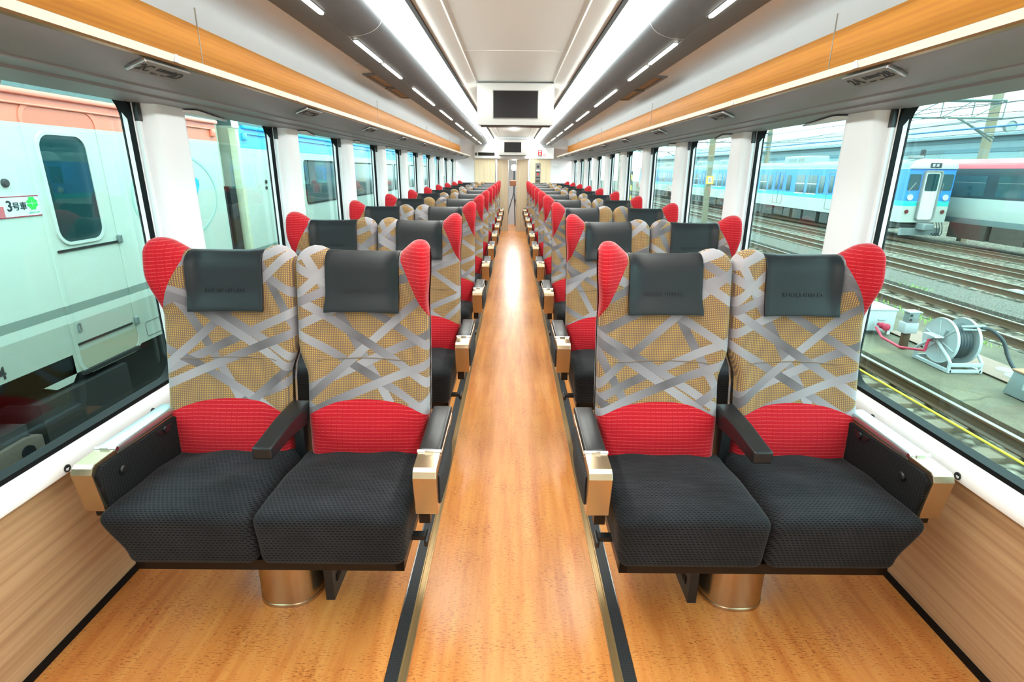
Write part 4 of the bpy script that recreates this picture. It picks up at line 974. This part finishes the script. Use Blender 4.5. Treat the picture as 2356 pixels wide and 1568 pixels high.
# ------------------------------------------------------------------ outside right: trains
EX, EW = 19.95, 2.35
emup = zbands('blue_white_paint', [(-9, '#AEB1A9'), (-.15, '#2BB5B1'), (.10, '#2F7FD6'), (1.66, '#A9AFAB')], .35, .05)
def emu(y0, y1, label, doors, front):
    t = thing('blue_white_train', label, 'train car', (EX, y0, 0), 'cars of the blue and white train')
    L = y1-y0
    obj('body', MB().box(0, EW, 0, L, -.97, 1.72), emup, t)
    n = 14; arc = [(EW/2-EW/2*math.cos(PI*k/n), 1.72+.43*math.sin(PI*k/n)**.6) for k in range(n+1)]
    obj('roof', MB().prism(arc, .0, L), plain('train_roof', '#838E8B', .6, var=.15), t, angle=40)
    for i, y in enumerate((L*.2, L*.55)):
        ac = obj('roof_unit', MB().rbox(EW/2, y+1.6, 2.3, .75, 1.7, .26, .1), plain('roof_unit', '#94A09B', .5, var=.1), t)
        obj('grating', MB().box(EW/2-.77, EW/2-.74, y+.4, y+1.2, 2.18, 2.4).box(EW/2-.77, EW/2-.74, y+1.5, y+2.6, 2.18, 2.4), M['midgray'], ac)
    for d in doors:
        y = d-y0
        do = obj('door', ring(MB(), rrect(y-.75, y+.75, -.78, 1.48, .08, 4), rrect(y-.70, y+.70, -.74, 1.43, .06, 4), -.012, 0), M['midgray'], t)
        obj('door_split', MB().box(-.01, 0, y-.02, y+.02, -.74, 1.43), M['darkink'], do)
        for q in (-.36, .36):
            w = obj('door_window', MB().prism(rrect(y+q-.22, y+q+.22, .22, 1.27, .1, 4), -.016, 0, 'x'), M['carglass2'], do)
        for q in (-1.45, 1.45):
            w = obj('window', MB().prism(rrect(y+q-.32, y+q+.32, .18, 1.26, .12, 4), -.012, 0, 'x'), M['carglass2'], t)
        for q in (2.65, 4.2):
            if y+q+.7 > L: continue
            w = obj('window', MB().box(-.012, 0, y+q-.6, y+q+.6, .12, 1.28), M['carglass2'], t)
            obj('sash', MB().box(-.022, -.01, y+q-.6, y+q+.6, .70, .76).box(-.022, -.01, y+q-.62, y+q+.62, .06, .13), M['carwhite'], w)
    ub = MB()
    yy = 3.2
    while yy < L-3.2:
        w = random.uniform(.9, 1.9); ub.box(.05, EW-.05, yy, yy+w, -1.55-random.random()*.12, -.97); yy += w+random.uniform(.1, .5)
    ub.box(.3, EW-.3, .3, L-.3, -1.3, -.9); obj('underfloor_box', ub, plain('underfloor_grey', '#3D3D3A', .7, var=.3), t)
    for y in (1.9, 4.0, L-4.0, L-1.9): obj('wheel', MB().lathe([(.42, -.1), (.42, .0), (.1, .02), (0, .02)], (.55, y, -1.405), 'x', 24), M['rustbox'], t)
    if front:
        fr = obj('front_dome', MB().prism([(0, 1.66), (0, 1.78), (.12, 2.0), (.5, 2.15), (EW-.5, 2.15), (EW-.12, 2.0), (EW, 1.78), (EW, 1.66)], -.12, .1), plain('dome_white', '#B5BAB6', .35), t, bevel=.05)
        cx = EW/2
        ds_ = obj('destination_blind', MB().prism(rrect(cx-.28, cx+.28, 1.72, 1.95, .04, 4), -.14, -.115, 'y'), M['darkink'], fr)
        text('blind_text', '普 通', .15, (cx-.03, -.143, 1.83), (1, 0, 0), (0, 0, 1), M['white'], ds_)
        df = MB(); v2 = rrect(cx-.46, cx+.46, -.85, 1.6, .16, 5); v3 = rrect(cx-.40, cx+.40, -.8, 1.54, .13, 5)
        rg = ring(MB(), v2, v3, -.16, -.0); rg.v = [(y, x, z) for x, y, z in rg.v]; g = obj('gangway_door', rg, M['midgray'], t)
        obj('door_leaf', MB().box(cx-.4, cx+.4, -.07, -.02, -.8, 1.54), M['carwhite'], g)
        obj('door_window', MB().prism(rrect(cx-.28, cx+.33, .60, 1.44, .08, 4), -.085, -.06, 'y'), M['carglass'], g)
        for sg in (-1, 1):
            x0 = cx+sg*.82
            obj('cab_window', MB().prism(rrect(x0-.3, x0+.3, .62, 1.42, .08, 4), -.015, .0, 'y'), M['carglass2'], t)
            hl = obj('headlamp', MB().lathe([(.13, 0), (.15, -.06), (.13, -.07), (.0, -.05)], (x0+sg*.08, 0, .28), 'y', 20), M['alusilver'], t)
            obj('marker_lamp', MB().lathe([(.09, 0), (.10, -.05), (.0, -.06)], (x0+sg*.1, 0, -.42), 'y', 18), plain('dark_red_lens', '#6A2A28', .3), t)
            if sg > 0: pass
        obj('wiper', MB().tube([(cx-1.05, -.03, .55), (cx-.75, -.04, 1.0)], .018, 6).tube([(cx+.62, -.03, .5), (cx+.65, -.04, 1.0)], .018, 6), M['midgray'], t)
        obj('coupler', MB().rbox(cx, -.3, -1.15, .28, .3, .17, .05).box(cx-.1, cx+.1, -.1, .3, -1.3, -1.0), M['galv'], t)
        obj('apron', MB().box(.15, EW-.15, -.05, .1, -1.62, -1.25), M['galv'], t)
        hs = MB()
        for q in (.72, .86, 1.0): hs.tube(smooth([(cx+q, -.05, -.95), (cx+q+.02, -.15, -1.2), (cx+q+.03, -.18, -1.5), (cx+q-.05, -.14, -1.62), (cx+q-.12, -.08, -1.5)]), .022, 6)
        obj('air_hose', hs, M['hose'], t)
        obj('antenna', MB().rbox(cx+.15, 1.2, 2.42, .09, .12, .22, .06), M['darkink'], t)
        obj('horn_box', MB().rbox(cx-.6, .6, 2.24, .3, .2, .07, .03), M['midgray'], t)
emu(28.5, 48.5, 'leading car of the blue and white train with its cab front, in the rail yard', (34.9, 42.2), True)
emu(48.9, 68.9, 'middle car of the blue and white train, behind its leading car', (51.8, 58.7, 65.6), False)
emu(69.3, 89.3, 'rearmost visible car of the blue and white train', (72.2, 79.1, 86), False)
redp = zbands('silver_red_paint', [(-9, '#7C8A8B'), (-.72, '#B4BAB4'), (.27, '#27333A'), (1.70, '#E2505F'), (1.86, '#C4666B'), (2.16, '#9AA0A0')], .3, .06)
for i, (a, b) in enumerate(((11, 31.4), (31.9, 52), (52.5, 73))):
    t = thing('silver_red_train', ('nearest', 'middle', 'farthest')[i]+' car of the silver train with red roof band behind the blue train', 'train car', (23.2, a, 0), 'cars of the silver train')
    obj('body', MB().prism([(.12, -1.0), (0, -.6), (0, 1.7), (.05, 1.95), (.25, 2.17), (2.5, 2.17), (2.7, 1.9), (2.7, -1.0)], 0, b-a), redp, t, angle=20)
    for j in range(6):
        y = 1.6+3*j
        wp = obj('window', MB().box(-.012, 0, y, y+2.3, .38, 1.35), M['carglass2'], t); obj('window_rail', MB().box(-.016, -.01, y, y+2.3, 1.02, 1.04), M['midgray'], wp)
    ub = MB(); yy = 2.
    while yy < b-a-2: w = random.uniform(1, 2.4); ub.box(.1, 2.6, yy, yy+w, -1.75, -1.0); yy += w+random.uniform(.1, .4)
    obj('underfloor_box', ub, plain('underfloor_brown', '#4A4038', .7, var=.3), t)
# shed
sh = thing('train_shed', 'long grey corrugated shed on the far side of the rail yard', 'building', (45, 18, -2.2))
obj('wall', MB().box(0, 30, 0, 170, 0, 7.1), M['shed'], sh); obj('roof', MB().prism([(-.6, 7.0), (15, 10.4), (30.6, 7.0), (30.6, 7.25), (15, 10.7), (-.6, 7.25)], -.5, 170.5), plain('shed_roof', '#687F89', .6), sh)
rb = MB()
for i in range(7): rb.box(-.06, .0, 0, 170, .9+i*.95, .96+i*.95)
obj('sheet_joint', rb, plain('sheet_joint', '#566B6F', .6), sh)

# catenary
def pole(x, y, h, label, w=.34):
    t = thing('catenary_pole', label, 'pole', (x, y, zg(x)-.1), 'catenary poles'); obj('shaft', MB().box(-w/2, w/2, -w/2, w/2, 0, h), M['post'], t)
    bd = MB()
    for z in (h*.35, h*.62, h*.8): bd.box(-w/2-.03, w/2+.03, -w/2-.03, w/2+.03, z, z+.06)
    obj('band', bd, M['galv'], t); return t
def gantry(y, x0, x1, zt, zb_, label):
    t = thing('catenary_gantry', label, 'gantry', (x0, y, 0), 'catenary gantries'); L = x1-x0
    m = MB(); m.tube([(0, 0, zt), (L, 0, zt)], .06, 6); m.tube([(0, 0, zb_), (L, 0, zb_)], .06, 6); m.tube([(0, .5, zt), (L, .5, zt)], .05, 6); obj('chord', m, M['truss'], t)
    d = MB(); n = int(L/1.55)
    for i in range(n):
        a, b = L*i/n, L*(i+1)/n; d.tube([(a, 0, zb_), (b, 0, zt)], .032, 5); d.tube([(b, 0, zt), (b, 0, zb_)], .03, 5); d.tube([(a, 0, zt), (a, .5, zt)], .02, 5)
    obj('diagonal', d, M['truss'], t)
    i_ = MB()
    for k in range(4):
        x = L*(.11+.23*k); i_.lathe([(.02, 0), (.09, -.06), (.03, -.1), (.09, -.16), (.03, -.2), (.09, -.26), (.02, -.34)], (x, 0, zb_), 'z', 10)
    obj('insulator', i_, M['carwhite'], t)
    st = MB(); st.tube([(L-2.4, 0, zb_), (L-.2, 0, zb_-1.0)], .05, 6); st.tube([(L-2.2, .1, zb_), (L-.2, .1, zb_-1.15)], .04, 6); obj('strut', st, M['truss'], t)
for i, (y, nm) in enumerate(((31, 'nearest'), (58, 'second'), (88, 'third'))):
    pole(26.1, y+.755, 9.4, '%s concrete catenary pole on the far side of the yard, behind the silver train' % nm); pole(11.0, y+.755, 7.6, '%s catenary pole standing between the tracks' % nm, .26)
    gantry(y, 11.1, 26.0, 5.15, 4.28, '%s overhead steel truss spanning the yard tracks' % nm)
pn = thing('number_plate', 'yellow square plate reading 6 on the pole between the tracks', 'sign', (11.0, 31.552, 1.0)); obj('plate', MB().box(-.2, .2, -.02, .0, -.22, .22), M['yellow'], pn); obj('field', MB().box(-.1, .1, -.025, -.02, -.15, .15), M['carwhite'], pn); text('numeral', '6', .3, (0, -.028, 0), (1, 0, 0), (0, 0, 1), M['darkink'], pn)
for i, (x, z, r, nm) in enumerate(((8.6, 3.0, .012, 'lowest overhead wire above the second track'), (8.6, 3.9, .014, 'upper overhead wire above the second track'), (13.4, 3.3, .014, 'lower overhead wire above the third track'), (13.4, 3.95, .018, 'upper overhead wire above the third track'), (16.9, 3.25, .014, 'lower overhead wire above the fourth track'), (16.9, 3.95, .016, 'upper overhead wire above the fourth track'), (21.1, 3.2, .014, 'lower overhead wire above the blue train'), (21.1, 3.95, .018, 'upper overhead wire above the blue train'), (24.5, 3.3, .02, 'lower overhead wire above the silver train'), (24.5, 3.95, .02, 'upper overhead wire above the silver train'))):
    w = MB(); pts = []
    for k in range(61):
        y = 4+k*2; sag = .18*math.cos((y-31)/27*2*PI) if 'upper' in nm else 0; pts.append((x, y, z+sag))
    w.tube(pts, r, 5); tag(obj('overhead_wire', w, M['wire']), nm, 'wire', 'overhead wires')
tag(obj('cable', MB().tube([(15.2, 2+3*k, 5.6-.15*math.sin(k/20*PI)) for k in range(21)], .04, 6), M['wire']), 'thick dark cable slung across the sky above the yard', 'cable')
tag(obj('blue_cable', MB().tube([(22.4, 12+3*k, 3.55) for k in range(21)], .045, 6), plain('cable_blue', '#1F5C8A', .5)), 'blue cable running above the silver train', 'cable')
hp = thing('striped_post', 'black and yellow striped post standing by the tracks', 'post', (5.5, 27, zg(5)-.09)); obj('post', MB().box(-.17, .17, -.17, .17, 0, 2.7), M['hazard'], hp)
lampm = thing('yard_lamp', 'round yard lamp on the far pole behind the silver train', 'lamp', (27.0, 31.7, 3.9)); obj('shade', MB().lathe([(.28, -.2), (.32, -.25), (.2, .1), (.06, .2)], (0, 0, 0), 'y', 20), M['galv'], lampm); obj('bracket', MB().box(-.72, 0, -.03, .03, -.03, .03), M['galv'], lampm)
